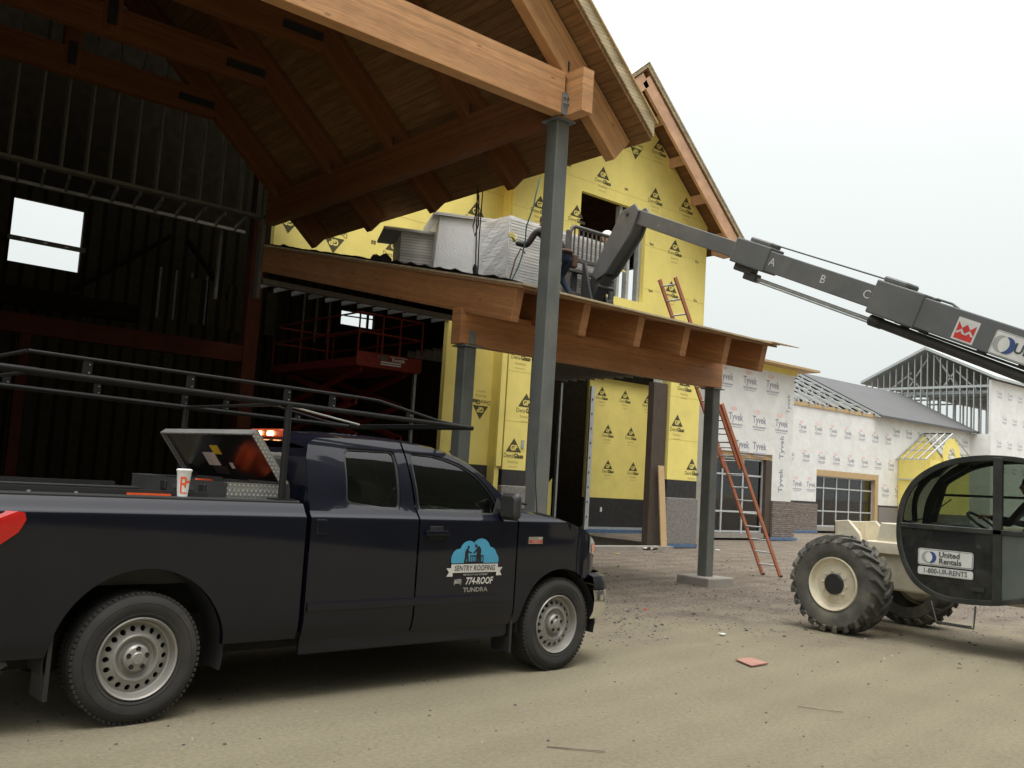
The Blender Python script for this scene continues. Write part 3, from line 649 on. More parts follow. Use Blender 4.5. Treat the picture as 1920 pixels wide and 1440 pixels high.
# front wall with glazed opening x 22.9-30.08, z .2-3.12
mb.box(26.25, 31.35, Y1, Y1 + .2, 3.12, 6.2, 0); mb.box(26.25, 26.35, Y1 + .2, 25, 0, 6.2, 0); mb.box(30.08, 31.35, Y1, Y1 + .2, 1.45, 3.12, 0)
mb.box(31.2, 31.35, Y1 + .2, 25, 1.4, 6.2, 0)
for z in (5.71, 4.33):
    off = 0 if z > 5 else .65
    for i in range(6):
        x = 27.12 + off + (i - 3) * 1.41
        if 26.8 < x < 31.0: tyv(mb, x, Y1, z)
for x in (28.2, 29.25): tyv(mb, x, Y1, 3.38, red=False)
mb.text('Tyvek', (31.0, Y1 - .003, 5.1), (0, 0, 1), (-1, 0, 0), .30, 1)
for z in (2.2, 3.45): mb.text('Tyvek', (30.65, Y1 - .003, z), (0, 0, 1), (-1, 0, 0), .36, 1, bold=.01)
mb.build('wrapped_wall', WR, shop, True, fix=False)
MB().box(26.1, 32.3, Y1 - .5, Y1 + 1.2, 6.42, 6.50).build('roof_deck', lumber, shop, True)
MB().box(26.25, 31.5, Y1 - .02, Y1 + .3, 6.2, 6.42).build('yellow_strip', yellow, shop, True)
MB().box(30.08, 31.5, Y1 - .08, Y1 + .5, .12, 1.45).build('stone_base', stone, shop, True)
MB().box(31.35, 31.5, Y1 + .5, 25, .0, 1.45).build('stone_base', stone, shop, True)
MB().box(29.9, 31.6, Y1 - .15, Y1 + .5, .02, .12).build('blue_flashing', blue_tape, shop, True)
MB().box(29.7, 30.08, Y1 + .0, Y1 + .5, .1, 2.9).build('jamb', brown, shop, True)
MB().box(26.3, 30.08, Y1 + .05, Y1 + .2, 2.92, 3.12).build('header', lumber, shop, True)
def storefront(par, x0, x1, y, z0, z1, cols, rows_):
    fr = MB()
    for x in cols: fr.box(x - .035, x + .035, y, y + .08, z0, z1)
    for z in rows_: fr.box(x0, x1, y + .003, y + .077, z - .03, z + .03)
    f = fr.build('window_frame', alu, par, True)
    g_ = MB().box(x0, x1, y + .035, y + .043, z0, z1).build('window_pane', shop_glass, f, True)
    return f
storefront(shop, 26.3, 29.7, Y1 + .12, .25, 2.92, [26.34, 27.3, 28.5, 29.66], [.3, 1.0, 2.3, 2.88])
MB().box(26.3, 30.2, Y1 + .0, Y1 + .3, .08, .25).build('sill', concrete, shop, True)
MB().box(26.35, 31.2, Y1 + 5, Y1 + 5.1, 0, 6).build('back_wall', mat('shop_back_wall', (.22, .18, .10), .9, var=.4, scale=1.2), shop, True)
for i in range(4, 8): MB().box(22.6 + i * 1.05, 22.7 + i * 1.05, Y1 + 2.2, Y1 + 2.3, 0.1, 3.6).build('stud', galv, shop, True)
for x in (26.6, 28.3): MB().box(x, x + .8, Y1 + 3, Y1 + 3.1, 2.6, 2.8).build('light_panel', lumber, shop, True)
MB().box(26.35, 31.2, Y1 + .2, Y1 + 5.1, 3.9, 4.0).build('ceiling', dark_in, shop, True)

shop2 = thing('wrapped_shop', 'long white house-wrapped shop unit with gray panel roof and a gridded window', 'building', (40, 25, 0))
Y2 = 25.0
mb = MB()
mb.box(31.4, 40.3, Y2, Y2 + .2, 1.45, 6.0, 0); mb.box(40.3, 46.05, Y2, Y2 + .2, 3.0, 6.0, 0); mb.box(46.05, 56.6, Y2, Y2 + .2, 1.45, 6.0, 0)
for z, o_ in ((4.92, 0.0), (3.58, .35)):
    for i in range(13):
        x = 39.02 + o_ + (i - 5) * 1.32
        if 31.9 < x < 47.6: tyv(mb, x, Y2, z, s=.29)
for i in range(7): tyv(mb, 47.79 + i * 1.33, Y2, 5.4, s=.32, red=False)
for i in range(6): tyv(mb, 49.1 + i * 1.33, Y2, 3.6, s=.34)
for x in (37.4, 38.72, 39.85, 46.76, 48.09, 49.4): tyv(mb, x, Y2, 2.25, s=.34)
mb.text('ES', (55.4, Y2 - .003, 4.2), (1, 0, 0), (0, 0, 1), .5, 1, bold=.02)
mb.build('wrapped_wall', WR, shop2, True, fix=False)
MB().box(40.3, 46.05, Y2 + .0, Y2 + .3, 2.72, 3.0).build('header', lumber, shop2, True)
MB().box(45.75, 46.05, Y2 + .0, Y2 + .3, .2, 2.72).build('jamb', lumber, shop2, True)
storefront(shop2, 40.3, 45.75, Y2 + .15, .3, 2.72, [40.35, 41.2, 42.35, 43.5, 44.65, 45.7], [.34, 1.05, 2.15, 2.7])
MB().box(40.2, 46.2, Y2 - .02, Y2 + .3, .12, .3).build('sill', concrete, shop2, True)
MB().box(31.5, 40.3, Y2 - .1, Y2 + .2, .1, 1.38).build('stone_base', stone, shop2, True)
MB().box(31.5, 40.3, Y2 - .05, Y2 + .2, 1.38, 1.47).build('black_flashing', membrane, shop2, True)
MB().box(46.05, 56.4, Y2 - .06, Y2 + .2, .1, 1.38).build('stone_base', block, shop2, True)
MB().box(46.05, 56.4, Y2 - .03, Y2 + .2, 1.38, 1.47).build('black_flashing', membrane, shop2, True)
MB().box(36.5, 40.2, Y2 - .2, Y2 - .1, .02, .12).build('blue_flashing', blue_tape, shop2, True); MB().box(46.1, 48.2, Y2 - .2, Y2 - .1, .02, .12).build('blue_flashing', blue_tape, shop2, True)
mb = MB(); mb.box(38, 52, 28.4, 28.5, 1.9, 5.5, 0); mb.box(38, 52, 28.39, 28.5, .9, 1.9, 1)
for x in (40.5, 43, 45.5): mb.text('GP', (x, 28.385, 2.6), (1, 0, 0), (0, 0, 1), .3, 1, bold=.03)
mb.build('inner_sheathing', [yellow, membrane], shop2, True, fix=False)
MB().box(38, 52, Y2 + .3, 28.4, 3.2, 3.3).build('ceiling', dark_in, shop2, True)
MB().box(38, 38.1, Y2 + .3, 28.4, 0, 3.2).build('side_wall', dark_in, shop2, True)
MB().box(42.4, 43.2, 27.2, 27.8, .0, 1.5).build('red_crate', red_iron, shop2, True)
# monopitch roof rising to a ridge behind; verge end shows open trusses
def r2(x, y, dz=0): return (x, y, 5.93 + (y - 24.6) * 0.50 + dz)
XV, YT = 45.5, 29.4
MB().prism([r2(XV, 24.6), r2(XV, YT), r2(XV, YT, .12), r2(XV, 24.6, .12)], (11.2, 0, 0)).build('roof_panels', roof_gray, shop2, True)
MB().prism([r2(XV, YT), (XV, 34.5, 5.9), (XV, 34.5, 6.02), r2(XV, YT, .12)], (11.2, 0, 0)).build('roof_panels', roof_gray, shop2, True)
MB().box(31.5, 45.5, 24.95, 25.25, 5.9, 6.06).build('wall_plate', lumber, shop2, True)
for x in (45.38, 44.2, 43.0, 41.8, 40.6, 39.4):
    mb = MB(); zr = r2(0, YT)[2]
    mb.bar((x, 24.9, 6.06), (x, 33.9, 6.06), .06, .10); mb.bar((x, 24.7, 5.98), (x, YT, zr), .06, .10); mb.bar((x, YT, zr), (x, 34.2, 6.0), .06, .10)
    ys = [25.5 + .62 * k for k in range(7)]
    for k, y in enumerate(ys):
        zt_ = r2(0, y)[2] - .05
        mb.bar((x, y, 6.1), (x, y, zt_), .04, .05)
        if k < 6: mb.bar((x, y, 6.1) if k % 2 else (x, y, zt_), (x, ys[k + 1], r2(0, ys[k + 1])[2] - .05) if k % 2 else (x, ys[k + 1], 6.1), .04, .05)
    mb.bar((x, 25.6, 6.35), (x, YT, 7.3), .05, .07)
    mb.build('roof_truss', galv, shop2, True)
for y, z in ((25.9, 6.55), (27.1, 7.15), (28.3, 7.75)): MB().bar((39.2, y, z), (45.5, y, z), .05, .05).build('purlin', galv, shop2, True)

# yellow dormer porch on the second shop
dm = thing('dormer_porch', 'small steel-framed gable porch with yellow sheathing on the wrapped wall', 'porch', (50, 24, 0))
mb = MB(); DX0, DX1, DYF = 47.95, 53.5, 23.4
DC = (DX0 + DX1) / 2; DZ0, DZ1 = 4.05, 5.5
def bars(lst, w=.07): 
    for a, c in lst: mb.bar(a, c, w, w)
for y in (DYF, 23.8, 24.2, 24.6, 24.95):
    bars([((DX0 - .2, y, DZ0 - .1), (DC, y, DZ1)), ((DC, y, DZ1), (DX1 + .2, y, DZ0 - .1))], .06)
for q in (0, .33, .66, 1):
    for sgn in (1, -1):
        x = DC - sgn * (DC - DX0 + .2) * q; z = DZ1 - (DZ1 - DZ0 + .1) * q
        bars([((x, DYF, z), (x, 24.95, z))], .06)
for x in (DX0, DX1): 
    for y in (DYF, 24.2, 24.9): bars([((x, y, 0), (x, y, DZ0))], .09)
for z in (1.6, 2.9): bars([((DX0, DYF, z), (DX0, 24.9, z))], .06)
mb.build('porch_frame', galv, dm, True)
mb = MB().box(DX0 + .5, DX1 - .5, DYF + .10, DYF + .12, 1.2, 4.0); mb.box(DX0 + .08, DX1 - .08, 24.96, 24.99, 1.5, 3.95); mb.prism([(DX0, 24.96, 3.96), (DX1, 24.96, 3.96), (DC, 24.96, 5.40)], (0, .03, 0))
mb.box(DX0 + .06, DX0 + .1, DYF + .1, 24.95, .6, DZ0); mb.build('porch_sheathing', yellow, dm, True)
mb = MB()
o_ = [(DC + 1.0 * math.cos(a), DYF + .05, 4.3 + .95 * math.sin(a)) for a in [k * math.pi / 12 for k in range(25)]]
i_ = [(DC + .42 * math.cos(a), DYF + .05, 4.0 + .75 * math.sin(a)) for a in [k * math.pi / 12 for k in range(25)]]
mb.grid([o_, i_]); mb.build('arched_panel', yellow, dm, True, solid=.03)

# far wing with bare stud gable facing left
wg = thing('stud_gable_wing', 'distant wing with a bare steel stud gable and wrapped side wall', 'building', (56.5, 24, 0))
WXp, WY0, WY1 = 56.5, 24.0, 31.6
PK = (27.7, 11.1)
def wt_(y): return 9.25 + (PK[1] - 9.25) * (y - WY0 + .25) / (PK[0] - WY0 + .25) if y < PK[0] else PK[1] - (PK[1] - 9.2) * (y - PK[0]) / (31.75 - PK[0])
for k in range(20):
    y = WY0 + .05 + k * .40
    MB().box(WXp, WXp + .14, y, y + .045, 3.0, wt_(y) - .15).build('stud', galv, wg, True)
mb = MB(); mb.bar((WXp + .07, WY0, 8.75), (WXp + .07, WY1, 8.75), .12, .14); mb.bar((WXp + .9, WY0, 8.5), (WXp + .9, WY1, 8.5), .12, .2)
for a, c in (((26.0, 8.6), (27.5, 10.8)), ((29.2, 8.8), (27.9, 10.8)), ((25.0, 8.6), (26.4, 10.0)), ((30.4, 8.8), (29.0, 9.8)), ((27.2, 8.6), (26.2, 9.9)), ((28.2, 8.6), (29.3, 9.7))):
    mb.bar((WXp + .7, *a), (WXp + .7, *c), .07, .09)
mb.build('gable_truss', galv, wg, True)
mb = MB()
for x in (WXp + 1.5, WXp + 3, WXp + 5, WXp + 8):
    for a in (25.0, 26.2, 27.4, 28.6, 29.8): mb.bar((x, a, 8.6), (x, a + .5, 9.4), .05, .06)
    mb.bar((x, WY0, 8.55), (x, WY1, 8.55), .07, .1)
mb.build('roof_truss', galv_dull, wg, True)
mb = MB()
mb.prism([(WXp - .3, WY0 - .5, 9.10), (WXp - .3, PK[0], PK[1] - .02), (WXp - .3, PK[0], PK[1] + .14), (WXp - .3, WY0 - .5, 9.26)], (26, 0, 0))
mb.prism([(WXp - .3, PK[0], PK[1] - .02), (WXp - .3, 31.9, 9.1), (WXp - .3, 31.9, 9.26), (WXp - .3, PK[0], PK[1] + .14)], (26, 0, 0))
mb.build('roof_panels', mat('pale_roof_panels', (.42, .45, .44), .5, var=.06), wg, True)
mb = MB(); mb.box(WXp, 82, WY0 - .15, WY0, 0, 9.1, 0); mb.box(WXp - .06, WXp - .003, WY0 - .15, 26.0, 0, 5.93, 0)
for r_ in range(4):
    for i in range(12):
        x = 57.6 + (r_ % 2) * .7 + i * 1.45; z = 8.4 - r_ * 1.45
        tyv(mb, x, WY0 - .15, z, s=.30, red=False, ink_=2)
mb.build('wrapped_wall', WR, wg, True, fix=False)
mb = MB().box(WXp + 25, WXp + 25.2, WY0, WY1, 0, 6.9); mb.box(WXp + .3, WXp + 25, WY1, WY1 + .2, 0, 6.9)
mb.build('far_inner_wall', dark_in, wg, True)
for k in range(14): MB().box(WXp + 2 + k * 1.3, WXp + 2.1 + k * 1.3, WY1, WY1 + .1, 6.9, 9.2).build('rear_stud', galv_dull, wg, True)
MB().box(WXp + .5, WXp + 25, WY0 + .1, WY1, 3.0, 3.1).build('upper_floor', dark_in, wg, True)
# ================================================================ PICKUP TRUCK
paint = mat('navy_paint', (0.0022, 0.0029, 0.0085), 0.5, var=0.12, scale=2.5, coat=0.7, spec=0.1, dirt=(0.012, 0.011, 0.008), dirt_s=1.3, dirt_a=0.10)
paint_low = mat('dusty_navy_paint', (0.005, 0.0055, 0.009), 0.5, var=0.2, scale=5, coat=0.3, spec=.3, dirt=(0.025, 0.021, 0.015), dirt_s=4, dirt_a=0.3)
tyre = mat('tyre_rubber', (0.022, 0.021, 0.019), 0.85, var=0.2, scale=9, bump=0.1, bscale=60, dirt=(0.085, 0.07, 0.05), dirt_s=3, dirt_a=0.35)
wheel_m = mat('painted_steel_wheel', (0.27, 0.262, 0.24), 0.42, metal=0.35, var=0.08, scale=8, dirt=(0.20, 0.16, 0.11), dirt_s=7, dirt_a=0.5)
well = mat('wheel_well', (0.012, 0.011, 0.010), 0.95, var=0.3)
tglass = glass('tinted_glass', (0.50, 0.62, 0.50), 0.40)
seat_m = mat('seat_cloth', (0.05, 0.047, 0.04), 0.9)
taillight = mat('tail_lens', (0.42, 0.008, 0.006), 0.3, coat=.35, var=0.12, scale=14)
amber = mat('amber_lens', (0.75, 0.16, 0.02), 0.15, coat=1.0)
clear_l = mat('headlight_lens', (0.45, 0.48, 0.5), 0.1, metal=0.4, coat=1.0)
amber_lit = emit('lit_cargo_lamp', (1.0, 0.50, 0.20), 12.0); red_lit = emit('lit_lamp_surround', (0.35, 0.05, 0.02), .35)
tread_b = mat('diamond_plate', (0.70, 0.70, 0.67), 0.35, metal=0.6, var=0.1)
def diamond(m, dark=0.35):
    n, b, l = nodes_of(m); t = n.nodes.new('ShaderNodeTexCoord'); mp = n.nodes.new('ShaderNodeMapping'); mp.inputs['Rotation'].default_value = (R(45), R(45), 0); l(t.outputs['Object'], mp.inputs[0])
    v = n.nodes.new('ShaderNodeTexVoronoi'); v.inputs['Scale'].default_value = 42; v.inputs['Randomness'].default_value = 0.0; v.distance = 'MANHATTAN'; l(mp.outputs[0], v.inputs['Vector'])
    r = n.nodes.new('ShaderNodeMapRange'); r.inputs[1].default_value = .25; r.inputs[2].default_value = .55; r.inputs[3].default_value = 1.35; r.inputs[4].default_value = dark; l(v.outputs[0], r.inputs[0])
    old = b.inputs['Base Color'].links[0].from_socket; s_ = n.nodes.new('ShaderNodeVectorMath'); s_.operation = 'SCALE'; l(old, s_.inputs[0]); l(r.outputs[0], s_.inputs['Scale']); l(s_.outputs[0], b.inputs['Base Color'])
    bp = n.nodes.new('ShaderNodeBump'); bp.inputs['Strength'].default_value = .8; bp.inputs['Distance'].default_value = .004; bp.invert = True; l(v.outputs[0], bp.inputs['Height']); l(bp.outputs[0], b.inputs['Normal'])
diamond(tread_b, .5)
tread_d = mat('black_diamond_plate', (0.20, 0.20, 0.195), 0.4, metal=0.5, var=0.1); diamond(tread_d, .45)

ux, uy = 0.99907411, 0.04302233
TH = math.atan2(uy, ux); HW = 1.015
trk = thing('pickup_truck', 'dark navy pickup truck with roofing decal on its door and a black ladder rack', 'truck', (2.232 - uy * HW, 6.072 + ux * HW, 0), TH)
FW, RWx, CZ, RT = 3.755, 0.0, 0.405, 0.405
def smooth(t): t = max(0, min(1, t)); return t * t * (3 - 2 * t)
def hw(x, z):
    w_ = HW
    if z < 0.60: w_ -= 0.07 * ((0.60 - z) / 0.22) ** 2
    if z > 1.295: w_ -= 0.66 * (min(z, 1.40) - 1.295) * min(1, (z - 1.295) / .03)
    if z > 1.38: w_ -= 0.15 * (z - 1.38) + 0.56 * (z - 1.38) ** 2
    w_ -= 0.012 * smooth((z - .98) / .05) * (1 - smooth((z - 1.1) / .08)) * 0
    for cx, r0 in ((RWx, .56), (FW, .50)):
        d = math.hypot(x - cx, z - CZ)
        if d < r0 + .10: w_ += 0.0 * (1 - smooth((d - r0) / .10))
    if x > 3.85: w_ -= 0.78 * ((x - 3.85) / .90) ** 2.6
    if x < -1.0: w_ -= 0.12 * ((-1.0 - x) / .3) ** 2
    return w_
def arch(x, z0):
    z = z0
    for cx, r0 in ((RWx, .56), (FW, .49)):
        if abs(x - cx) < r0: z = max(z, CZ + math.sqrt(r0 * r0 - (x - cx) ** 2))
    return z
def archxs(x0, x1):
    xs_ = [x0 + (x1 - x0) * i / 14 for i in range(15)]
    for cx, r0 in ((RWx, .56), (FW, .49)):
        for k in range(41):
            x = cx - r0 * math.cos(math.pi * k / 40)
            if x0 < x < x1: xs_.append(x)
        for e_ in (-r0 - .002, r0 + .002):
            if x0 < cx + e_ < x1: xs_.append(cx + e_)
    return sorted(set(round(x, 5) for x in xs_))
def lerp(tab, x):
    if x <= tab[0][0]: return tab[0][1]
    for (a, b_), (c, d) in zip(tab, tab[1:]):
        if x <= c: return b_ + (d - b_) * (x - a) / (c - a)
    return tab[-1][1]
def sidepanel(mb, xs_, zlo, zhi, nz=16, side=-1, mi=0, ret=True):
    rows = []
    for x in xs_:
        a, c = zlo(x), zhi(x); r_ = []
        if ret: r_.append((x, side * (hw(x, a) - .05), a + .004))
        if c > 1.3 and a < 1.2:
            zs_ = [a + (1.27 - a) * j / nz for j in range(nz + 1)] + [z for z in (1.285, 1.297, 1.305, 1.313, 1.322, 1.334, 1.348, 1.365, 1.382) if z < c - .004] + [c]
            while len(zs_) < nz + 11: zs_.insert(-1, (zs_[-1] + zs_[-2]) / 2)
        else: zs_ = [a + (c - a) * j / (nz + 10) for j in range(nz + 11)]
        for z in zs_: r_.append((x, side * hw(x, z), z))
        if ret: r_.append((x, side * (hw(x, c) - .045), c - .003))
        rows.append(r_)
    mb.grid(rows, mi)
ROCK = lambda x: 0.42
HOODE = [(3.13, 1.392), (3.45, 1.37), (3.70, 1.335), (4.05, 1.245), (4.30, 1.135), (4.45, 1.03), (4.6, .93)]
for s_ in (-1, 1):
    mb = MB(); sidepanel(mb, archxs(-1.27, 1.105), lambda x: arch(x, .455), lambda x: 1.398, 18, s_)
    mb.build('bed_side', paint, trk, smooth=40)
    for nm, x0, x1, hx in (('rear_door', 1.145, 2.108, None), ('front_door', 2.126, 3.175, None)):
        mb = MB(); xs_ = [x0 + (x1 - x0) * i / 12 for i in range(13)]
        if nm == 'front_door': xs_ = [x if x < 3.0 else x for x in xs_]
        sidepanel(mb, xs_, lambda x: arch(x, .44), lambda x: 1.352, 18, s_)
        d = mb.build(nm, paint, trk, smooth=40)
        if nm == 'rear_door':
            MB().box(1.185, 1.275, s_ * (HW + .012), s_ * (HW - .02), 1.185, 1.295).build('handle', paint, d, bevel=.012, seg=2)
        else:
            MB().box(2.17, 2.40, s_ * (HW + .035), s_ * (HW + .010), 1.185, 1.225).build('handle', paint, d, bevel=.01, seg=2)
            MB().box(2.22, 2.36, s_ * (HW + .004), s_ * (HW - .02), 1.15, 1.26).build('handle_cup', well, d, bevel=.01, seg=2)
    mb = MB(); sidepanel(mb, archxs(3.19, 4.56), lambda x: arch(x, .44 if x < 3.7 else .80), lambda x: lerp(HOODE, x) - .004, 16, s_)
    mb.build('fender', paint, trk, smooth=40)
    mb = MB().box(1.16, 3.06, s_ * (HW + .014), s_ * (HW - .01), .640, .705); mb.build('side_molding', paint, trk, bevel=.008, seg=2)
    mb = MB(); mb.box(1.15, 3.2, s_ * (HW - .05), s_ * (HW - .09), .33, .47); mb.build('rocker', paint, trk, bevel=.02, seg=2)
# greenhouse frames
def ring(mb, outer, inner, side, mi=0, off=0.0, n_=48):
    cx = sum(p[0] for p in inner) / len(inner); cz = sum(p[1] for p in inner) / len(inner)
    def hit(poly, a):
        dx, dz = math.cos(a), math.sin(a); best = None
        for i in range(len(poly)):
            x1, z1 = poly[i]; x2, z2 = poly[(i + 1) % len(poly)]; ex, ez = x2 - x1, z2 - z1
            den = dx * ez - dz * ex
            if abs(den) < 1e-12: continue
            t_ = ((x1 - cx) * ez - (z1 - cz) * ex) / den; u_ = ((x1 - cx) * dz - (z1 - cz) * dx) / den
            if t_ > 1e-6 and -1e-6 <= u_ <= 1 + 1e-6 and (best is None or t_ < best): best = t_
        return (cx + dx * best, cz + dz * best)
    angs = sorted(set([round(2 * math.pi * k / n_ - math.pi, 5) for k in range(n_)] + [round(math.atan2(p[1] - cz, p[0] - cx), 5) for p in outer + inner]))
    r0 = [hit(outer, a) for a in angs]; r1 = [hit(inner, a) for a in angs]
    P3 = lambda p, o_=0: (p[0], side * (hw(p[0], p[1]) + off + o_), p[1])
    mid = [((a[0] + c[0]) / 2, (a[1] + c[1]) / 2) for a, c in zip(r0, r1)]
    mb.grid([[P3(p) for p in r0], [P3(p) for p in mid], [P3(p) for p in r1], [P3(p, -.03) for p in r1]], mi, closed=True)
    return r1
def shrink(poly, k):
    cx = sum(p[0] for p in poly) / len(poly); cz = sum(p[1] for p in poly) / len(poly)
    return [(cx + (x - cx) * (1 - k / math.hypot(x - cx, z - cz)), cz + (z - cz) * (1 - k / math.hypot(x - cx, z - cz))) for x, z in poly]
RWIN = [(1.475, 1.45), (1.497, 1.70), (1.515, 1.79), (1.555, 1.825), (1.97, 1.83), (1.995, 1.81), (2.0, 1.72), (1.972, 1.40), (1.955, 1.375), (1.80, 1.372), (1.52, 1.405), (1.482, 1.42)]
FWIN = [(2.142, 1.45), (2.136, 1.65), (2.145, 1.80), (2.17, 1.826), (2.377, 1.826), (2.52, 1.805), (2.66, 1.765), (2.78, 1.70), (2.876, 1.62), (2.97, 1.50), (3.015, 1.415), (3.01, 1.375), (2.97, 1.357), (2.60, 1.352), (2.18, 1.364), (2.15, 1.38)]
ROUT = [(1.15, 1.352), (1.155, 1.60), (1.175, 1.74), (1.215, 1.84), (1.30, 1.885), (1.55, 1.90), (1.85, 1.905), (2.085, 1.90), (2.095, 1.60), (2.108, 1.352)]
FOUT = [(2.126, 1.352), (2.112, 1.60), (2.103, 1.90), (2.25, 1.893), (2.45, 1.868), (2.60, 1.83), (2.75, 1.765), (2.90, 1.665), (3.02, 1.56), (3.14, 1.46), (3.26, 1.352)]
for s_ in (-1, 1):
    for nm, O_, I_ in (('rear_window', ROUT, RWIN), ('front_window', FOUT, FWIN)):
        mb = MB(); ring(mb, O_, I_, s_); fr = mb.build('cab_frame', paint, trk, smooth=50)
        mb = MB(); i2 = ring(mb, I_, shrink(I_, .022), s_, off=-.012); mb.build('window_seal', black_plain, fr, smooth=50)
        mb = MB(); sh2 = shrink(I_, .012); c = (sum(p[0] for p in sh2) / len(sh2), sum(p[1] for p in sh2) / len(sh2))
        dn_ = []
        for i in range(len(sh2)):
            p_, q_ = sh2[i], sh2[(i + 1) % len(sh2)]; ns_ = max(1, int(math.hypot(q_[0] - p_[0], q_[1] - p_[1]) / .03))
            dn_ += [(p_[0] + (q_[0] - p_[0]) * j / ns_, p_[1] + (q_[1] - p_[1]) * j / ns_) for j in range(ns_)]
        rws = []
        for k_ in (1, .88, .75, .62, .5, .38, .25, .12, .02): rws.append([(c[0] + (x - c[0]) * k_, s_ * (hw(c[0] + (x - c[0]) * k_, c[1] + (z - c[1]) * k_) - .022), c[1] + (z - c[1]) * k_) for x, z in dn_])
        mb.grid(rws, closed=True); mb.poly(rws[-1])
        mb.build('side_window', tglass, fr, smooth=60)
# roof, windscreen, cab back
RAIL = [(1.19, 1.80), (1.215, 1.84), (1.30, 1.885), (1.55, 1.90), (1.85, 1.905), (2.1, 1.90), (2.25, 1.893), (2.45, 1.868)]
rows = []
for x, z in RAIL:
    y0 = hw(x, z); rows.append([(x + (.10 * (1 - t_ * t_) if x > 2.4 else 0), y0 * t_, z + .052 * (1 - abs(t_) ** 3.5)) for t_ in [-1 + 2 * k / 24 for k in range(25)]])
MB().grid(rows).build('roof', paint, trk, smooth=60)
rows = []
wsl = [(0, (3.235, 1.375, .895)), (1, (2.47, 1.862, None))]
for k in range(9):
    f_ = k / 8; x = 3.235 + (2.47 - 3.235) * f_; z = 1.375 + (1.862 - 1.375) * f_ + .02 * math.sin(math.pi * f_); y0 = hw(min(x, 3.2), z) - .035
    rows.append([(x + (.26 - .14 * f_) * (1 - t_ * t_), y0 * t_, z + .045 * (1 - t_ * t_)) for t_ in [-1 + 2 * j / 20 for j in range(21)]])
ws = MB().grid(rows).build('windscreen', tglass, trk, smooth=60)
for s_ in (-1, 1):
    mb = MB()
    pa = [(x, s_ * (hw(x, z) - .0), z) for x, z in ((2.45, 1.868), (2.60, 1.83), (2.75, 1.765), (2.90, 1.665), (3.02, 1.56), (3.14, 1.46), (3.26, 1.365))]
    pb = [(x + .03, s_ * (hw(x, z) - .06), z + .015) for x, z in ((2.45, 1.868), (2.60, 1.83), (2.75, 1.765), (2.90, 1.665), (3.02, 1.56), (3.14, 1.46), (3.26, 1.365))]
    mb.grid([pa, pb]); mb.build('a_pillar', paint, trk, smooth=50)
rows = []
for x, z in ((1.19, 1.80), (1.165, 1.70), (1.15, 1.55), (1.142, 1.35), (1.14, .9), (1.14, .5)):
    y0 = hw(1.2, z); rows.append([(x - .02 * (1 - t_ * t_), y0 * t_, z) for t_ in [-1 + 2 * j / 12 for j in range(13)]])
cb = MB().grid(rows).build('cab_back', paint, trk, smooth=50)
mb = MB().poly([(1.118, -.62, 1.45), (1.118, .62, 1.45), (1.148, .56, 1.76), (1.148, -.56, 1.76)]); mb.build('back_window', tglass, cb)
mb = MB().box(1.185, 1.245, -.38, .10, 1.878, 1.942); cl = mb.build('cargo_lamp', red_lit, trk, bevel=.012, seg=2)
for y in (-.06, -.25): MB().box(1.170, 1.184, y - .045, y + .045, 1.888, 1.924).build('bulb', amber_lit, cl, bevel=.01, seg=2)
# bonnet
rows = []
for x in [3.15 + 1.45 * i / 22 for i in range(23)]:
    ze = lerp(HOODE, x); y0 = hw(x, ze) - .006; row = []
    for j in range(25):
        t_ = -1 + 2 * j / 24; cr_ = .085 * (1 - t_ * t_) ** .8
        sc = .028 * smooth(1 - abs(abs(t_) - .0) / .55) * smooth((4.35 - x) / .6)
        row.append((x, y0 * t_, ze + cr_ + sc))
    rows.append(row)
MB().grid(rows).build('bonnet', paint, trk, smooth=60)
MB().box(3.16, 3.42, -.88, .88, 1.33, 1.395).build('cowl', black_plain, trk, bevel=.02)
mb = MB()
for y0 in (-.55, .1): mb.tube([(3.42, y0 - .3, 1.45), (3.46, y0 + .35, 1.49)], .01, 6)
mb.build('wiper', black_plain, trk)
# nose: lamps, grille, bumper
for s_ in (-1, 1):
    rows = []
    for x in [4.14 + .42 * i / 8 for i in range(9)]:
        zt = lerp(HOODE, x) - .02; zb = .93 + .10 * (4.56 - x) / .4
        rows.append([(x, s_ * (hw(x, z) + .008), z) for z in [zb + (zt - zb) * j / 6 for j in range(7)]])
    hl = MB().grid(rows).build('headlight', clear_l, trk, smooth=60)
    rows = [[(x, s_ * (hw(x, z) + .014), z) for z in (1.03, 1.07, 1.11)] for x in (4.19, 4.23, 4.27, 4.31)]
    MB().grid(rows).build('indicator', amber, hl, smooth=60)
mb = MB().box(4.50, 4.66, -.56, .56, .84, 1.07); mb.build('grille', chrome, trk, bevel=.05, seg=3)
def plan(x): return hw(x, .75)
rows = []
sec = [(.80, -.03), (.795, .035), (.70, .05), (.665, .03)]
pl = [(4.20, -1), (4.30, -1), (4.40, -1), (4.48, -1), (4.56, -1), (4.63, -1)]
path = [(4.18, -.99), (4.30, -.985), (4.42, -.93), (4.53, -.82), (4.62, -.64), (4.68, -.4), (4.70, 0)]
path = path + [(x, -y) for x, y in reversed(path[:-1])]
def sweep(sec, mi=0):
    m_ = MB(); rws = []
    for i, (x, y) in enumerate(path):
        a = path[max(i - 1, 0)]; c = path[min(i + 1, len(path) - 1)]; tx, ty = c[0] - a[0], c[1] - a[1]; q = math.hypot(tx, ty); nx_, ny_ = -ty / q, tx / q
        if nx_ * 1 + 0 < 0 and abs(ty) > .01: nx_, ny_ = -nx_, -ny_
        if y < -.9: nx_, ny_ = (0.15, -1)
        if y > .9: nx_, ny_ = (0.15, 1)
        rws.append([(x + nx_ * o_, y + ny_ * o_, z) for z, o_ in sec])
    m_.grid(rws); return m_
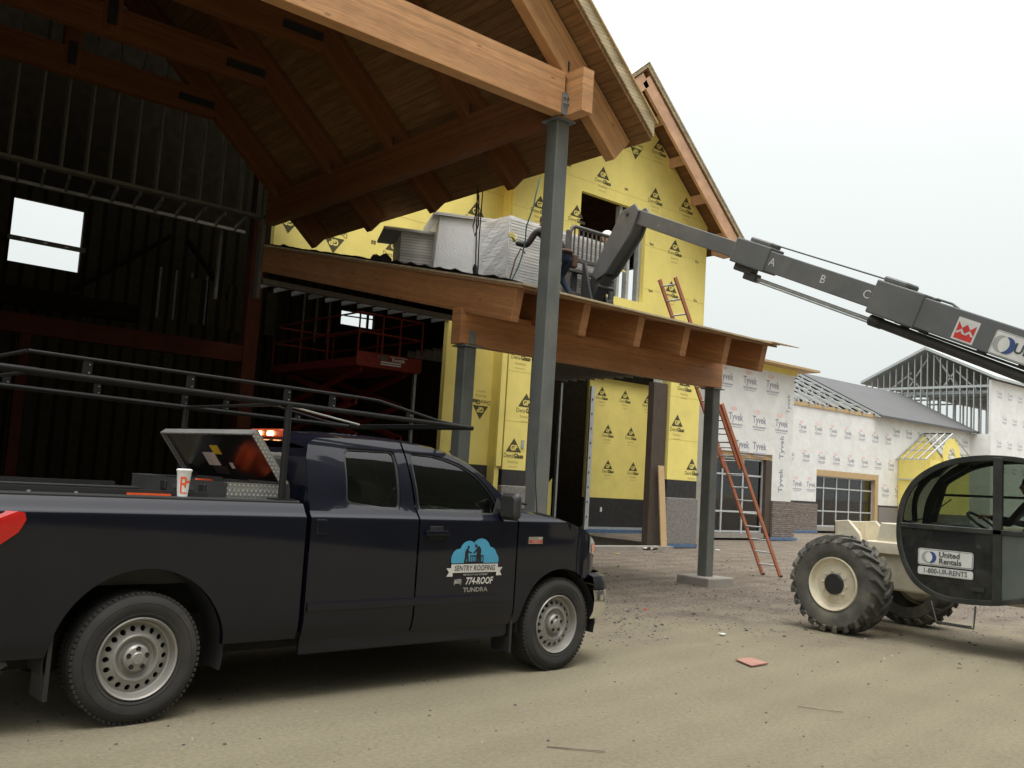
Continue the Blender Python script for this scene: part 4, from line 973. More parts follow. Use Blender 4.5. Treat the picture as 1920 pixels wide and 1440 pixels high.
sweep([(.84, -.06), (.815, .01), (.75, .03), (.70, .035), (.695, -.05)]).build('bumper_cap', paint_low, trk, smooth=50)
sweep([(.692, -.05), (.690, .03), (.60, .045), (.50, .035), (.43, .0), (.42, -.06)]).build('front_bumper', chrome, trk, smooth=50)
sweep([(.42, -.08), (.36, -.07), (.30, -.09), (.30, -.15)]).build('front_valance', black_plain, trk, smooth=50)
# bed: rails, floor, liner, tailgate, tail lamps
for s_ in (-1, 1):
    MB().box(-1.26, 1.09, s_ * .80, s_ * .936, 1.388, 1.418).build('rail_cap', black_plain, trk, bevel=.01, seg=2)
    MB().box(-1.2, .42, s_ * .82, s_ * .86, 1.418, 1.452).build('cargo_rail', black_plain, trk)
    mb = MB()
    for x in (-1.0, -.72, -.45): mb.tube([(x, s_ * .90, 1.418), (x, s_ * .90, 1.428)], .012, 8)
    mb.build('rail_bolt', bolt_m, trk)
    MB().box(-1.25, 1.08, s_ * .78, s_ * .80, .86, 1.39).build('bed_wall', black_plain, trk)
    rows = []
    pl_ = [(-1.27, 1.322), (-.80, 1.308), (-.762, 1.30), (-.752, 1.26), (-.785, 1.19), (-.90, 1.10), (-1.02, 1.03), (-1.27, 1.0)]
    c = (-1.05, 1.2); mb = MB(); N_ = len(pl_)
    for off, sc in ((.012, 1.0),):
        mb.add([(c[0], s_ * (hw(*c) + .018), c[1])] + [(x, s_ * (hw(x, z) + .014), z) for x, z in pl_] + [(x, s_ * (hw(x, z) - .02), z) for x, z in pl_],
               [(0, 1 + i, 1 + (i + 1) % N_) for i in range(N_)] + [(1 + i, 1 + (i + 1) % N_, 1 + N_ + (i + 1) % N_, 1 + N_ + i) for i in range(N_)])
    mb.build('taillight', taillight, trk)
MB().box(-1.25, 1.09, -.79, .79, .84, .86).build('bed_floor', black_plain, trk)
MB().box(1.06, 1.1, -.9, .9, .5, 1.38).build('bed_front', paint_low, trk)
MB().box(-1.30, -1.24, -.80, .80, .75, 1.40).build('tailgate', paint, trk, bevel=.02, seg=2)
MB().box(-1.48, -1.28, -.95, .95, .50, .66).build('rear_bumper', chrome, trk, bevel=.03, seg=2)
MB().box(-1.2, 4.4, -.70, .70, .34, .62).build('chassis', well, trk)
MB().box(1.15, 3.2, -.93, .93, .40, .52).build('cab_floor', well, trk)
mb = MB().box(3.2, 4.4, -.55, .55, .45, 1.2); mb.build('engine_block', well, trk)
MB().tube([(-.5, -.62, .38), (-1.12, -.78, .36), (-1.22, -.84, .34)], .035, 10).build('exhaust', steel_plate, trk)
MB().box(-.545, -.52, -.99, -.74, .20, .60).build('mud_flap', black_plain, trk); MB().box(3.18, 3.205, -.99, -.76, .20, .50).build('mud_flap', black_plain, trk)
for cx, r0 in ((RWx, .565), (FW, .495)):
    for s_ in (-1, 1):
        rows = [[(cx - r0 * math.cos(a), s_ * y, CZ + r0 * math.sin(a)) for a in [math.pi * k / 20 - .1 for k in range(23)]] for y in (.99 if s_ < 0 else .99, .60)]
        rows.append([(cx - .02 * math.cos(a), s_ * .60, CZ + .02 * math.sin(a)) for a in [math.pi * k / 20 - .1 for k in range(23)]])
        MB().grid(rows).build('wheel_arch_liner', well, trk, smooth=50)
# wheels
def truck_wheel():
    e_ = bpy.data.objects.new('wheel', None); COL.objects.link(e_)
    X = Matrix.Rotation(R(90), 4, 'X')            # lathe axis Z -> -Y (outboard)
    mb = MB(); hwid = .128
    prof = [(.255, hwid - .012), (.268, hwid + .002), (.278, hwid + .006), (.280, hwid + .003), (.30, hwid + .008), (.32, hwid + .012), (.338, hwid + .012), (.340, hwid + .008), (.344, hwid + .011), (.365, hwid + .006), (.388, hwid - .012), (.401, hwid - .032), (.405, hwid - .05)]
    prof += [(.405, .062), (.397, .060), (.397, .052), (.405, .050), (.405, .006), (.397, .004), (.397, -.004), (.405, -.006), (.405, -.05), (.397, -.052), (.397, -.060), (.405, -.062)]
    prof += [(.405, -hwid + .05), (.388, -hwid + .012), (.32, -hwid - .01), (.255, -hwid + .01)]
    mb.lathe(prof, X, 72)
    # shoulder tread blocks
    for k in range(72):
        a = 2 * math.pi * k / 72; M_ = X @ Matrix.Rotation(a, 4, 'Z')
        for h0, h1 in ((hwid - .05, hwid - .014), (-hwid + .014, -hwid + .05)): mb.box(.392, .409, -.011, .011, h0, h1, 0, M_)
    mb.build('tyre', tyre, e_, smooth=35)
    mb = MB()
    mb.lathe([(.257, hwid - .006), (.250, hwid + .004), (.240, hwid - .004), (.232, hwid - .03), (.226, hwid - .055), (.214, hwid - .062)], X, 48)
    # perforated dish: 18 round holes
    NH = 18; ra, rb, rh, rr_ = .148, .214, .0185, .183; za, zb = hwid - .035, hwid - .062
    for k in range(NH):
        a0 = 2 * math.pi * k / NH; da = math.pi / NH; outer = []
        for a, r_ in [(-da, ra), (-da / 2, ra), (0, ra), (da / 2, ra), (da, ra), (da, rr_), (da, rb), (da / 2, rb), (0, rb), (-da / 2, rb), (-da, rb), (-da, rr_)]:
            outer.append((r_, a))
        inn = []
        for r_, a in outer:
            px_, py_ = r_ * math.cos(a) - rr_, r_ * math.sin(a); q = math.hypot(px_, py_); inn.append((rr_ + rh * px_ / q, rh * py_ / q))
        def zz(r_): return za + (zb - za) * (r_ - ra) / (rb - ra)
        v0 = [(r_ * math.cos(a), r_ * math.sin(a), zz(r_)) for r_, a in outer]; v1 = [(x, y, zz(math.hypot(x, y))) for x, y in inn]; v2 = [(x, y, z - .02) for x, y, z in v1]
        m_ = len(v0); fs = [(i, (i + 1) % m_, m_ + (i + 1) % m_, m_ + i) for i in range(m_)] + [(m_ + i, m_ + (i + 1) % m_, 2 * m_ + (i + 1) % m_, 2 * m_ + i) for i in range(m_)]
        mb.add(v0 + v1 + v2, fs, 0, X @ Matrix.Rotation(a0, 4, 'Z'))
    mb.lathe([(.148, za), (.140, za + .006), (.130, za + .004), (.118, za - .02), (.100, za - .028), (.088, za - .022)], X, 48)
    mb.lathe([(.088, za - .022), (.082, za + .008), (.070, za + .020), (.040, za + .028), (.034, za + .034), (.0, za + .036)], X, 40)
    rim = mb.build('rim', wheel_m, e_, smooth=30)
    mb = MB().disc(X, .232, .0, 32); mb.lathe([(.232, .0), (.236, hwid - .03)], X, 32); mb.build('brake_drum', well, e_)
    mb = MB()
    for k in range(5): 
        M_ = X @ Matrix.Rotation(2 * math.pi * k / 5 + .3, 4, 'Z') @ Matrix.Translation((.060, 0, za + .0245))
        mb.disc(M_, .0125, .001, 12, 0)
        mb.lathe([(.0125, 0.001), (.015, .003), (.017, -.001)], M_, 12, 0)
    mb.build('lug_nut', well, rim)
    return e_
tw = truck_wheel(); tw.parent = trk; tw.location = (RWx, -.862, CZ)
for x, y, rz in ((FW, -.862, 0), (RWx, .862, math.pi), (FW, .862, math.pi)):
    c = dup(tw, trk); c.location = (x, y, CZ); c.rotation_euler = (0, 0, rz)
tw.rotation_euler = (0, 0, 0)
# interior
mb = MB()
for x in (2.25, 1.45):
    for y in (-.45, .45):
        st_ = MB().box(x - .25, x + .25, y - .25, y + .25, .75, .98).build('seat', seat_m, trk, bevel=.03, seg=2)
        MB().prism([(x - .32, y - .25, .99), (x - .18, y - .25, .99), (x - .32, y - .25, 1.56), (x - .42, y - .25, 1.56)], (0, .5, 0)).build('seat_back', seat_m, st_, bevel=.03, seg=2)
        MB().box(x - .42, x - .31, y - .12, y + .12, 1.575, 1.74).build('headrest', seat_m, st_, bevel=.03, seg=2)
mb = MB().box(2.95, 3.3, -.82, .82, 1.02, 1.33); mb.build('dashboard', seat_m, trk, bevel=.04, seg=2)
Xs = Matrix.Translation((2.78, .42, 1.28)) @ Matrix.Rotation(R(-65), 4, 'Y')
mb = MB().tube([Xs @ Vector((.19 * math.cos(a), .19 * math.sin(a), 0)) for a in [k * math.pi / 10 for k in range(21)]], .016, 8)
mb.bar(Xs @ Vector((-.18, 0, 0)), Xs @ Vector((.18, 0, 0)), .03, .03); mb.build('steering_wheel', black_plain, trk, smooth=60)
mb = MB()
for k, (x, z, a) in enumerate(((2.9, 1.345, .3), (3.0, 1.36, -.2), (2.85, 1.335, .8))): mb.box(-.11, .11, -.14, .14, 0, .006, 0, Matrix.Translation((x, -.35 + k * .12, z)) @ Matrix.Rotation(a, 4, 'Z') @ Matrix.Rotation(.15 * k, 4, 'Y'))
mb.build('paper', white_plain, trk)
# mirrors, antenna, badges
for s_ in (-1, 1):
    mb = MB(); rows = []
    for k in range(7):
        f_ = k / 6; sc = math.sin(math.pi * (.18 + .64 * f_)) ** .5
        rows.append([(2.985 + .09 * f_ - .02 + .0 * j, s_ * (1.085 + .105 * sc * math.cos(a) * abs(math.cos(a)) ** -.4 if abs(math.cos(a)) > 1e-6 else s_ * 1.085) if False else s_ * (1.09 + .11 * sc * max(-1, min(1, 1.25 * math.cos(a)))), 1.435 + .115 * sc * max(-1, min(1, 1.25 * math.sin(a)))) for j, a in enumerate([2 * math.pi * q / 20 for q in range(20)])])
    mb.grid(rows, closed=True); mb.poly(rows[0]); mb.poly(list(reversed(rows[-1])))
    mr = mb.build('mirror', black_plain, trk, smooth=50)
    MB().box(2.99, 3.06, s_ * .93, s_ * 1.02, 1.37, 1.42).build('mirror_arm', black_plain, mr, bevel=.01)
    MB().prism([(2.93, s_ * .955, 1.36), (3.13, s_ * .945, 1.36), (3.0, s_ * .92, 1.50)], (0, s_ * .012, 0)).build('mirror_sail', black_plain, mr)
MB().tube([(3.49, -.93, 1.33), (3.485, -.93, 1.36), (3.40, -.93, 1.93)], [.012, .006, .003], 8).build('antenna', black_plain, trk)
YD = -(HW + .0035)
def dt(mb, s_, x, z, size, mi, **k): mb.text(s_, (x, YD - k.pop('o', 0), z), (1, 0, 0), (0, 0, 1), size, mi, **k)
blue = mat('decal_blue', (0.055, 0.27, 0.42), .5); dwhite = mat('decal_white', (.52, .50, .46), .5); dblack = mat('decal_black', (.008, .008, .01), .5)
mb = MB(); CX = 2.715
for x, z, r_, k in ((-.075, 1.045, .098, 0), (.055, 1.052, .110, 1), (-.175, .995, .083, 2), (.155, 1.015, .078, 3), (.195, .985, .062, 4), (-.02, 1.0, .12, 5)):
    mb.poly([(CX + x + r_ * math.cos(a), YD - .0004 * k, max(.962, z + r_ * math.sin(a))) for a in [2 * math.pi * j / 40 for j in range(40)]], 0)
def sil(pts, k=0):  # silhouettes of two roofers over a parapet
    mb.poly([(CX + x, YD - .004 - .0003 * k, z) for x, z in pts], 2)
sil([(-.125, .962), (-.105, .962), (-.098, 1.01), (-.088, .965), (-.070, .965), (-.082, 1.03), (-.078, 1.048), (-.045, 1.040), (-.045, 1.048), (-.080, 1.062), (-.083, 1.078), (-.100, 1.083), (-.118, 1.05), (-.118, 1.01)])
sil([(-.083 + .011 * math.cos(a), 1.092 + .012 * math.sin(a)) for a in [j * .6283 for j in range(10)]], 1)
sil([(.005, .965), (.025, .965), (.028, 1.0), (.035, .965), (.055, .965), (.052, 1.03), (.055, 1.07), (.035, 1.10), (.012, 1.098), (.002, 1.075), (-.032, 1.045), (-.028, 1.038), (.008, 1.058), (.005, 1.02)], 2)
sil([(-.003 + .012 * math.cos(a), 1.103 + .012 * math.sin(a)) for a in [j * .6283 for j in range(10)]], 3)
for x0, x1, z0, z1 in ((-.06, .085, 1.018, 1.026), (-.06, -.052, .962, 1.022), (.077, .085, .962, 1.022), (-.035, -.027, .962, 1.02), (-.012, -.004, .962, 1.02), (-.12, .085, .962, .975), (.055, .062, .962, 1.02)):
    sil([(x0, z0), (x1, z0), (x1, z1), (x0, z1)], 4)
mb.poly([(CX - .255, YD - .005, .887), (CX + .25, YD - .005, .887), (CX + .25, YD - .005, .955), (CX - .255, YD - .005, .955)], 1)
for s_ in (-1, 1):
    mb.poly([(CX + s_ * .24, YD - .0045, .925), (CX + s_ * .305, YD - .0045, .925), (CX + s_ * .275, YD - .0045, .892), (CX + s_ * .300, YD - .0045, .858), (CX + s_ * .235, YD - .0045, .858)], 1)
dt(mb, 'SENTRY ROOFING', CX - .003, .921, .062, 2, o=.007, bold=.006, sx=.86, shear=.15)
dt(mb, '"WE\'VE GOT YOU COVERED"', CX + .01, .868, .020, 1, shear=.2, sx=1.05)
dt(mb, '(603)', CX - .175, .815, .052, 1, sx=.72, shear=.15, bold=.01); dt(mb, '774-ROOF', CX + .055, .815, .078, 1, sx=.83, shear=.2, bold=.025)
mb.build('door_decal', [blue, dwhite, dblack], trk, fix=False)
mb = MB(); dt(mb, 'TUNDRA', CX + .02, .745, .050, 0, sx=1.28, bold=.03); mb.build('door_badge', wheel_m, trk, fix=False)
mb = MB().box(3.31, 3.48, -(HW + .008), -(HW - .006), 1.118, 1.178, 0); mb.box(3.32, 3.475, -(HW + .010), -(HW), 1.124, 1.150, 1)
mb.text('i FORCE 5.7', (3.397, -(HW + .0115), 1.137), (1, 0, 0), (0, 0, 1), .022, 2); mb.text('V8', (3.44, -(HW + .0095), 1.164), (1, 0, 0), (0, 0, 1), .02, 2)
mb.build('fender_badge', [chrome, mat('badge_red', (.35, .03, .02), .4), dwhite], trk, fix=False)
# ladder rack
rk_m = mat('rack_black', (0.010, 0.010, 0.010), 0.55, spec=.22, var=.2)
rack = bpy.data.objects.new('ladder_rack', None); COL.objects.link(rack); rack.parent = trk
yb = HW - .15
def ztop(x): return lerp([(-.8, 2.252), (1.72, 2.212), (2.36, 2.10), (2.7, 2.075)], x)
def zlow(x): return lerp([(-.8, 2.138), (2.72, 2.072)], x)
for s_ in (-1, 1):
    MB().tube([(x, s_ * yb, ztop(x)) for x in (-.80, .2, .95, 1.6, 1.75, 2.0, 2.36, 2.6)], .0125, 10).build('upper_rail', rk_m, rack, smooth=50)
    MB().tube([(x, s_ * yb, zlow(x)) for x in (-.74, .2, .95, 1.6, 2.4, 2.72)], .020, 10).build('side_rail', rk_m, rack, smooth=50)
    for x in (-.45, .22, .95, 1.33, 2.05):
        o = MB().box(x - .028, x + .028, s_ * yb - .006, s_ * yb + .006, zlow(x), ztop(x)).build('bracket', rk_m, rack)
        m_ = MB()
        for z in (zlow(x) + .03, ztop(x) - .035): m_.tube([(x + .01, s_ * yb - .014, z), (x + .01, s_ * yb + .014, z)], .005, 6)
        m_.build('bracket_bolt', bolt_m, rack)
    for x in (.97, -1.15):
        MB().tube([(x, s_ * .87, 1.42), (x, s_ * (.87), 1.9), (x - .0, s_ * yb, zlow(x))], .026, 10).build('upright', rk_m, rack, smooth=50)
        MB().box(x - .08, x + .08, s_ * .81, s_ * .93, 1.419, 1.428).build('foot_plate', rk_m, rack)
for x, z in ((-.80, 2.252), (-.74, 2.138), (.97, zlow(.97)), (2.72, 2.072), (2.62, 2.085), (-1.15, 2.145)):
    MB().tube([(x, -yb, z), (x, yb, z)], .017 if x > 2.7 else .0125, 10).build('cross_bar', rk_m, rack, smooth=50)
MB().tube([(1.0, -yb + .02, 2.09), (1.75, -yb + .25, 2.02)], .008, 6).build('brace', bolt_m, rack)
for s_ in (-1, 1): MB().tube([(-.74, s_ * yb, 2.138), (-1.2, s_ * yb, 2.145)], .02, 8).build('side_rail', rk_m, rack, smooth=50)

TM = wm(trk)
def on_truck(o, loc=(0, 0, 0), rz=0.0):
    o.location = TM @ Vector(loc); o.rotation_euler = (0, 0, TH + rz); return o
# crossover toolbox with its lid up
tb = thing('toolbox', 'diamond plate toolbox across the truck bed with its lid propped open', 'toolbox'); on_truck(tb, (0.83, 0, 1.42))
MB().box(-.22, .22, -.74, .77, -.42, -.30).build('tub', black_plain, tb)
MB().box(-.225, -.215, -.745, .95, -.02, .10).build('rear_panel', tread_d, tb)
MB().box(.215, .225, -.745, .95, -.02, .10).build('front_panel', tread_d, tb)
MB().box(-.22, .22, -.757, -.747, -.018, .095).build('end_panel', tread_b, tb); MB().box(-.22, .22, .95, .96, -.018, .095).build('end_panel', tread_b, tb)
MB().box(-.225, .225, -.76, -.70, .095, .101).build('rim_strip', tread_b, tb); MB().box(-.225, .225, .91, .96, .095, .101).build('rim_strip', tread_b, tb)
for y in (.30, -.38): MB().box(-.24, -.226, y - .05, y + .05, .0, .075).build('latch', black_plain, tb, bevel=.008)
MB().box(-.232, -.226, -.25, .12, .02, .055).build('nameplate', seat_m, tb)
lidm = mat('mirror_lid_underside', (0.11, 0.105, 0.10), 0.18, metal=0.95, var=.3, scale=3)
lid = bpy.data.objects.new('lid', None); COL.objects.link(lid); lid.parent = tb; lid.location = (.225, 0, .105); lid.rotation_euler = (0, R(53), 0)
# lid local: x from 0 (hinge) to -.45 (free edge)
MB().box(-.45, 0, -.76, .81, .0, .02).build('lid_top', tread_b, lid)
MB().box(-.44, -.01, -.75, .80, -.006, -.001).build('lid_underside', lidm, lid)
for x0, x1, y0, y1 in ((-.45, 0, -.775, -.757), (-.45, 0, .807, .825), (-.462, -.45, -.775, .825)): MB().box(x0, x1, y0, y1, -.035, .02).build('lid_edge', tread_b, lid)
MB().box(-.26, -.14, .10, .30, -.010, -.0065).build('white_sticker', dwhite, lid); MB().box(-.33, -.25, -.03, .10, -.010, -.0065).build('yellow_sticker', mat('sticker_yellow', (.65, .45, .03), .5), lid)
MB().box(-.17, -.12, -.12, -.07, -.010, -.0065).build('white_sticker', dwhite, lid)
MB().box(-.13, -.06, .02, .25, -.0105, -.0065).build('black_sticker', black_plain, lid)
or_m = mat('orange_cord', (0.75, 0.10, 0.02), .5)
cd_ = MB()
for k in range(5): cd_.tube([( .11 * math.cos(a) * (1 + .06 * k), .15 * math.sin(a), .02 * k + .015 * math.sin(3 * a + k)) for a in [j * math.pi / 12 for j in range(25)]], .011, 6)
co = cd_.build('cord_coil', or_m, None, smooth=60); tag(co, 'orange extension cord coiled inside the open toolbox', 'cord'); on_truck(co, (.84, -.36, 1.40))
MB_ = MB().box(-.10, .10, -.14, .14, 0, .14).box(-.085, .085, -.02, .02, .14, .20)
bx = MB_.build('tool_case', or_m, None, bevel=.015, seg=2); tag(bx, 'orange tool case standing in the open toolbox', 'case'); on_truck(bx, (.84, .12, 1.32), .2)
# cup
cup = thing('paper_cup', 'white takeaway cup with an orange mark on the bed rail', 'cup'); on_truck(cup, (.235, -.872, 1.4185))
mb = MB().lathe([(0, 0), (.033, 0), (.047, .165), (.049, .168), (.046, .17), (.043, .165)], Matrix.Identity(4), 24)
mb.build('cup_body', white_plain, cup, smooth=40)
MB().lathe([(.050, .166), (.052, .176), (.040, .182), (0, .182)], Matrix.Identity(4), 24).build('cup_lid', white_plain, cup, smooth=40)
mb = MB()
def cupmark(a0, a1, z0, z1):
    rws = []
    for z in (z0, z1):
        r_ = .033 + (.047 - .033) * z / .165 + .0012; rws.append([(r_ * math.sin(a0 + (a1 - a0) * k / 5), -r_ * math.cos(a0 + (a1 - a0) * k / 5), z) for k in range(6)])
    mb.grid(rws)
for q in ((-.9, -.1, .115, .13), (-.9, -.6, .03, .12), (-.2, .1, .06, .12), (-.7, -.1, .075, .09), (.0, .9, .09, .105), (-.9, .5, .02, .028)): cupmark(*q)
mb.build('cup_print', or_m, cup, smooth=60)
o = MB().box(0, .29, -.006, .006, 0, .012).build('pencil', or_m, None); tag(o, 'orange carpenter pencil lying on the bed rail behind the cup', 'pencil'); on_truck(o, (-.13, -.872, 1.4185), .02)
# ================================================================ TELEHANDLER (faces +Y, cab on its left side)
th = thing('telehandler', 'cream and gray telehandler with long raised boom and tinted cab', 'telehandler', (12.1, 5.0, 0))
tyre2 = mat('lugged_tyre', (0.075, 0.073, 0.062), 0.9, var=.25, scale=7, bump=.2, bscale=30, dirt=(0.19, 0.17, 0.125), dirt_s=2.5, dirt_a=.7)
def big_wheel():
    e_ = bpy.data.objects.new('wheel', None); COL.objects.link(e_)
    X = Matrix.Rotation(R(-90), 4, 'Y')       # lathe Z -> -X (outboard)
    h = .20; Rr = .615
    prof = [(.335, h - .02), (.36, h), (.44, h + .018), (.52, h + .008), (.556, h - .03), (.575, h - .07), (.584, 0), (.575, -h + .07), (.556, -h + .03), (.50, -h - .01), (.36, -h)]
    mb = MB().lathe(prof, X, 64)
    # chevron lugs
    for k in range(22):
        for s_ in (-1, 1):
            a0 = 2 * math.pi * (k + (.5 if s_ > 0 else 0)) / 22
            pts = []
            for q, (hh, da) in enumerate(((.0, .0), (.07, .05), (.14, .13), (.205, .24))):
                wd = .038 + .012 * q / 3
                for r_ in (.565 if q < 3 else .545, Rr if q < 3 else .60):
                    for e2 in (-wd, wd): pts.append((r_ * math.cos(a0 + da + e2), r_ * math.sin(a0 + da + e2), s_ * hh))
            # side foot of lug runs down the shoulder
            for r_ in (.515, .525):
                for e2 in (-.05, .05): pts.append((r_ * math.cos(a0 + .27 + e2), r_ * math.sin(a0 + .27 + e2), s_ * (.205 if r_ < .52 else .222)))
            fs = []
            for q in range(3):
                o_ = q * 4
                fs += [(o_, o_ + 1, o_ + 5, o_ + 4), (o_ + 2, o_ + 6, o_ + 7, o_ + 3), (o_, o_ + 4, o_ + 6, o_ + 2), (o_ + 1, o_ + 3, o_ + 7, o_ + 5)]
            fs += [(0, 2, 3, 1), (12, 13, 17, 16), (14, 18, 19, 15), (12, 16, 18, 14), (13, 15, 19, 17), (16, 17, 19, 18)]
            mb.add(pts, fs, 0, X)
    mb.build('tyre', tyre2, e_, smooth=35)
    mb = MB().lathe([(.338, h - .025), (.325, h + .004), (.312, h - .004), (.302, h - .04), (.285, h - .075), (.255, h - .088), (.17, h - .062), (.125, h - .058)], X, 48)
    rim = mb.build('rim', cream, e_, smooth=30)
    mb = MB().lathe([(.13, h - .06), (.13, h - .035), (.12, h - .022), (0, h - .018)], X, 32); mb.build('hub', black_plain, rim, smooth=30)
    mb = MB()
    for k in range(10):
        M_ = X @ Matrix.Rotation(2 * math.pi * k / 10 + .2, 4, 'Z') @ Matrix.Translation((.165, 0, h - .062)); mb.lathe([(.022, 0), (.022, .006), (.013, .008), (.013, .026), (0, .028)], M_, 8)
    mb.build('bolt', cream, rim)
    return e_
bw = big_wheel(); bw.parent = th
WP = [(-.95, 1.53, 0), (.95, 1.53, math.pi), (-.95, -1.5, 0), (.95, -1.5, math.pi)]
for i, (x, y, rz) in enumerate(WP):
    o = bw if i == 0 else dup(bw, th); o.location = (x, y, .605); o.rotation_euler = (R(0), 0, rz)
TW = lambda mb, nm, m, **k: mb.build(nm, m, th, True, **k)
TW(MB().box(11.2, 13.0, 6.44, 6.64, .50, .72), 'axle', cream, bevel=.03); TW(MB().box(11.2, 13.0, 3.4, 3.6, .50, .72), 'axle', cream, bevel=.03)
TW(MB().box(11.78, 12.45, 1.6, 6.95, .55, 1.12), 'chassis', cream, bevel=.03, seg=2)
TW(MB().box(11.70, 12.5, 5.2, 6.5, 1.0, 1.16), 'front_deck', cream, bevel=.015)
mb = MB().prism([(11.72, 6.95, 1.02), (11.72, 6.95, 1.38), (11.72, 6.78, 1.40), (11.72, 6.62, 1.24), (11.72, 6.55, 1.05)], (.06, 0, 0)); mb.prism([(12.42, 6.95, 1.02), (12.42, 6.95, 1.38), (12.42, 6.78, 1.40), (12.42, 6.62, 1.24), (12.42, 6.55, 1.05)], (.06, 0, 0)); mb.box(11.72, 12.48, 6.93, 6.97, 1.0, 1.38); TW(mb, 'boom_rest', cream, bevel=.008)
TW(MB().box(11.74, 11.90, 6.972, 6.99, 1.06, 1.36), 'rubber_pad', black_plain)
TW(MB().prism([(11.74, 6.40, 1.12), (11.74, 6.33, 1.40), (11.74, 6.02, 1.40), (11.74, 5.9, 1.12)], (.5, 0, 0)), 'front_bracket', cream, bevel=.01)
TW(MB().box(12.5, 13.05, 1.8, 5.2, .75, 1.45), 'engine_cover', cream, bevel=.06, seg=3)
TW(MB().box(11.66, 12.55, .9, 1.9, .7, 2.2), 'boom_tower', cream, bevel=.04)
TW(MB().tube([(11.7, 6.45, .80), (11.25, 6.40, .74), (11.1, 6.5, .62)], .03, 8), 'hose', black_plain)
# cab shell: curved tubular frame, glazing, lower door, roof
CO = [(5.835, 1.42), (5.79, 1.70), (5.66, 1.93), (5.50, 2.07), (5.30, 2.175), (5.10, 2.235), (4.85, 2.268), (4.6, 2.27), (4.38, 2.245), (4.20, 2.17), (4.09, 2.04), (4.04, 1.85), (4.03, 1.5), (4.03, 1.1), (4.06, .86), (4.16, .74), (4.36, .66), (4.66, .585), (5.06, .558), (5.28, .575), (5.45, .63), (5.60, .72), (5.71, .86), (5.79, 1.04), (5.83, 1.22)]
def spline(pts, k=4):
    n_ = len(pts); out_ = []
    for i in range(n_):
        p0, p1, p2, p3 = (Vector(pts[(i + d) % n_]) for d in (-1, 0, 1, 2))
        for j in range(k):
            t_ = j / k; out_.append(tuple(.5 * ((2 * p1) + (-p0 + p2) * t_ + (2 * p0 - 5 * p1 + 4 * p2 - p3) * t_ * t_ + (-p0 + 3 * p1 - 3 * p2 + p3) * t_ ** 3)))
    return out_
COs = spline(CO, 4)
cabX0, cabX1 = 11.2, 12.02
cc = (4.95, 1.42)
def scl(pts, k):
    return [(cc[0] + (y - cc[0]) * (1 - k / math.hypot(y - cc[0], z - cc[1])), cc[1] + (z - cc[1]) * (1 - k / math.hypot(y - cc[0], z - cc[1]))) for y, z in pts]
cabd = mat('cab_frame_paint', (0.020, 0.022, 0.020), .4, var=.15, scale=4, dirt=(.09, .085, .07), dirt_s=3, dirt_a=.5)
cab_e = bpy.data.objects.new('cab', None); COL.objects.link(cab_e); cab_e.parent = th; cab_e.matrix_parent_inverse = wm(th).inverted()
CW = lambda mb, nm, m, **k: mb.build(nm, m, cab_e, True, **k)
for X_ in (cabX0, cabX1 - .05):
    o1, o2 = COs, scl(COs, .062)
    mb = MB(); mb.grid([[(X_, *p) for p in o1], [(X_, *p) for p in o2], [(X_ + .05, *p) for p in o2], [(X_ + .05, *p) for p in o1], [(X_, *p) for p in o1]], closed=True)
    CW(mb, 'side_frame', cabd, bevel=.008, seg=2)
# door seam, pillar, waist rail
CW(MB().box(cabX0 - .004, cabX0 + .05, 4.60, 4.70, .61, 2.25), 'door_pillar', cabd, bevel=.006)
CW(MB().box(cabX0 - .004, cabX0 + .045, 4.05, 5.80, 1.375, 1.435), 'waist_rail', cabd, bevel=.006)
# shell between the sides (roof, front curve glass, floor)
def band(sel): return [p for p in COs if sel(p)]
n_ = len(COs)
idx_roof = [i for i in range(n_) if COs[i][1] > 2.0 or (COs[i][0] < 4.12 and COs[i][1] > 1.9)]
mb = MB()
for i in range(n_):
    a, c = COs[i], COs[(i + 1) % n_]; zc = (a[1] + c[1]) / 2; yc = (a[0] + c[0]) / 2
    if zc > 2.2: mb.quad((cabX0 + .05, *a), (cabX0 + .05, *c), (cabX1 - .05, *c), (cabX1 - .05, *a))
CW(mb, 'cab_roof', cabd, weld=True, smooth=50, solid=.02)
mb = MB()
for i in range(n_):
    a, c = COs[i], COs[(i + 1) % n_]; zc = (a[1] + c[1]) / 2
    if zc < .95: mb.quad((cabX0 + .05, *a), (cabX0 + .05, *c), (cabX1 - .05, *c), (cabX1 - .05, *a))
CW(mb, 'cab_floor', cabd, weld=True, smooth=50, solid=.02)
tg2 = glass('cab_window_glass', (0.66, 0.74, 0.66), 0.62)
tg3 = glass('cab_dark_glass', (0.10, 0.12, 0.11), 0.55)
mb = MB()
for i in range(n_):
    a, c = COs[i], COs[(i + 1) % n_]; zc = (a[1] + c[1]) / 2; yc = (a[0] + c[0]) / 2
    if .95 <= zc <= 2.2: mb.quad((cabX0 + .05, *a), (cabX0 + .05, *c), (cabX1 - .05, *c), (cabX1 - .05, *a))
CW(mb, 'wrap_glass', tg2, weld=True, smooth=50)
IN = scl(COs, .055)
def halfpoly(zmin, zmax, ymin, ymax, X_):
    # clip the inner outline to a band
    poly = [Vector(p) for p in IN]
    def clip(P_, f):
        out_ = []
        for i in range(len(P_)):
            a, c = P_[i], P_[(i + 1) % len(P_)]; fa, fc = f(a), f(c)
            if fa >= 0: out_.append(a)
            if (fa >= 0) != (fc >= 0): out_.append(a + (c - a) * (fa / (fa - fc)))
        return out_
    for f in (lambda p: p[1] - zmin, lambda p: zmax - p[1], lambda p: p[0] - ymin, lambda p: ymax - p[0]): poly = clip(poly, f)
    return [(X_, p[0], p[1]) for p in poly]
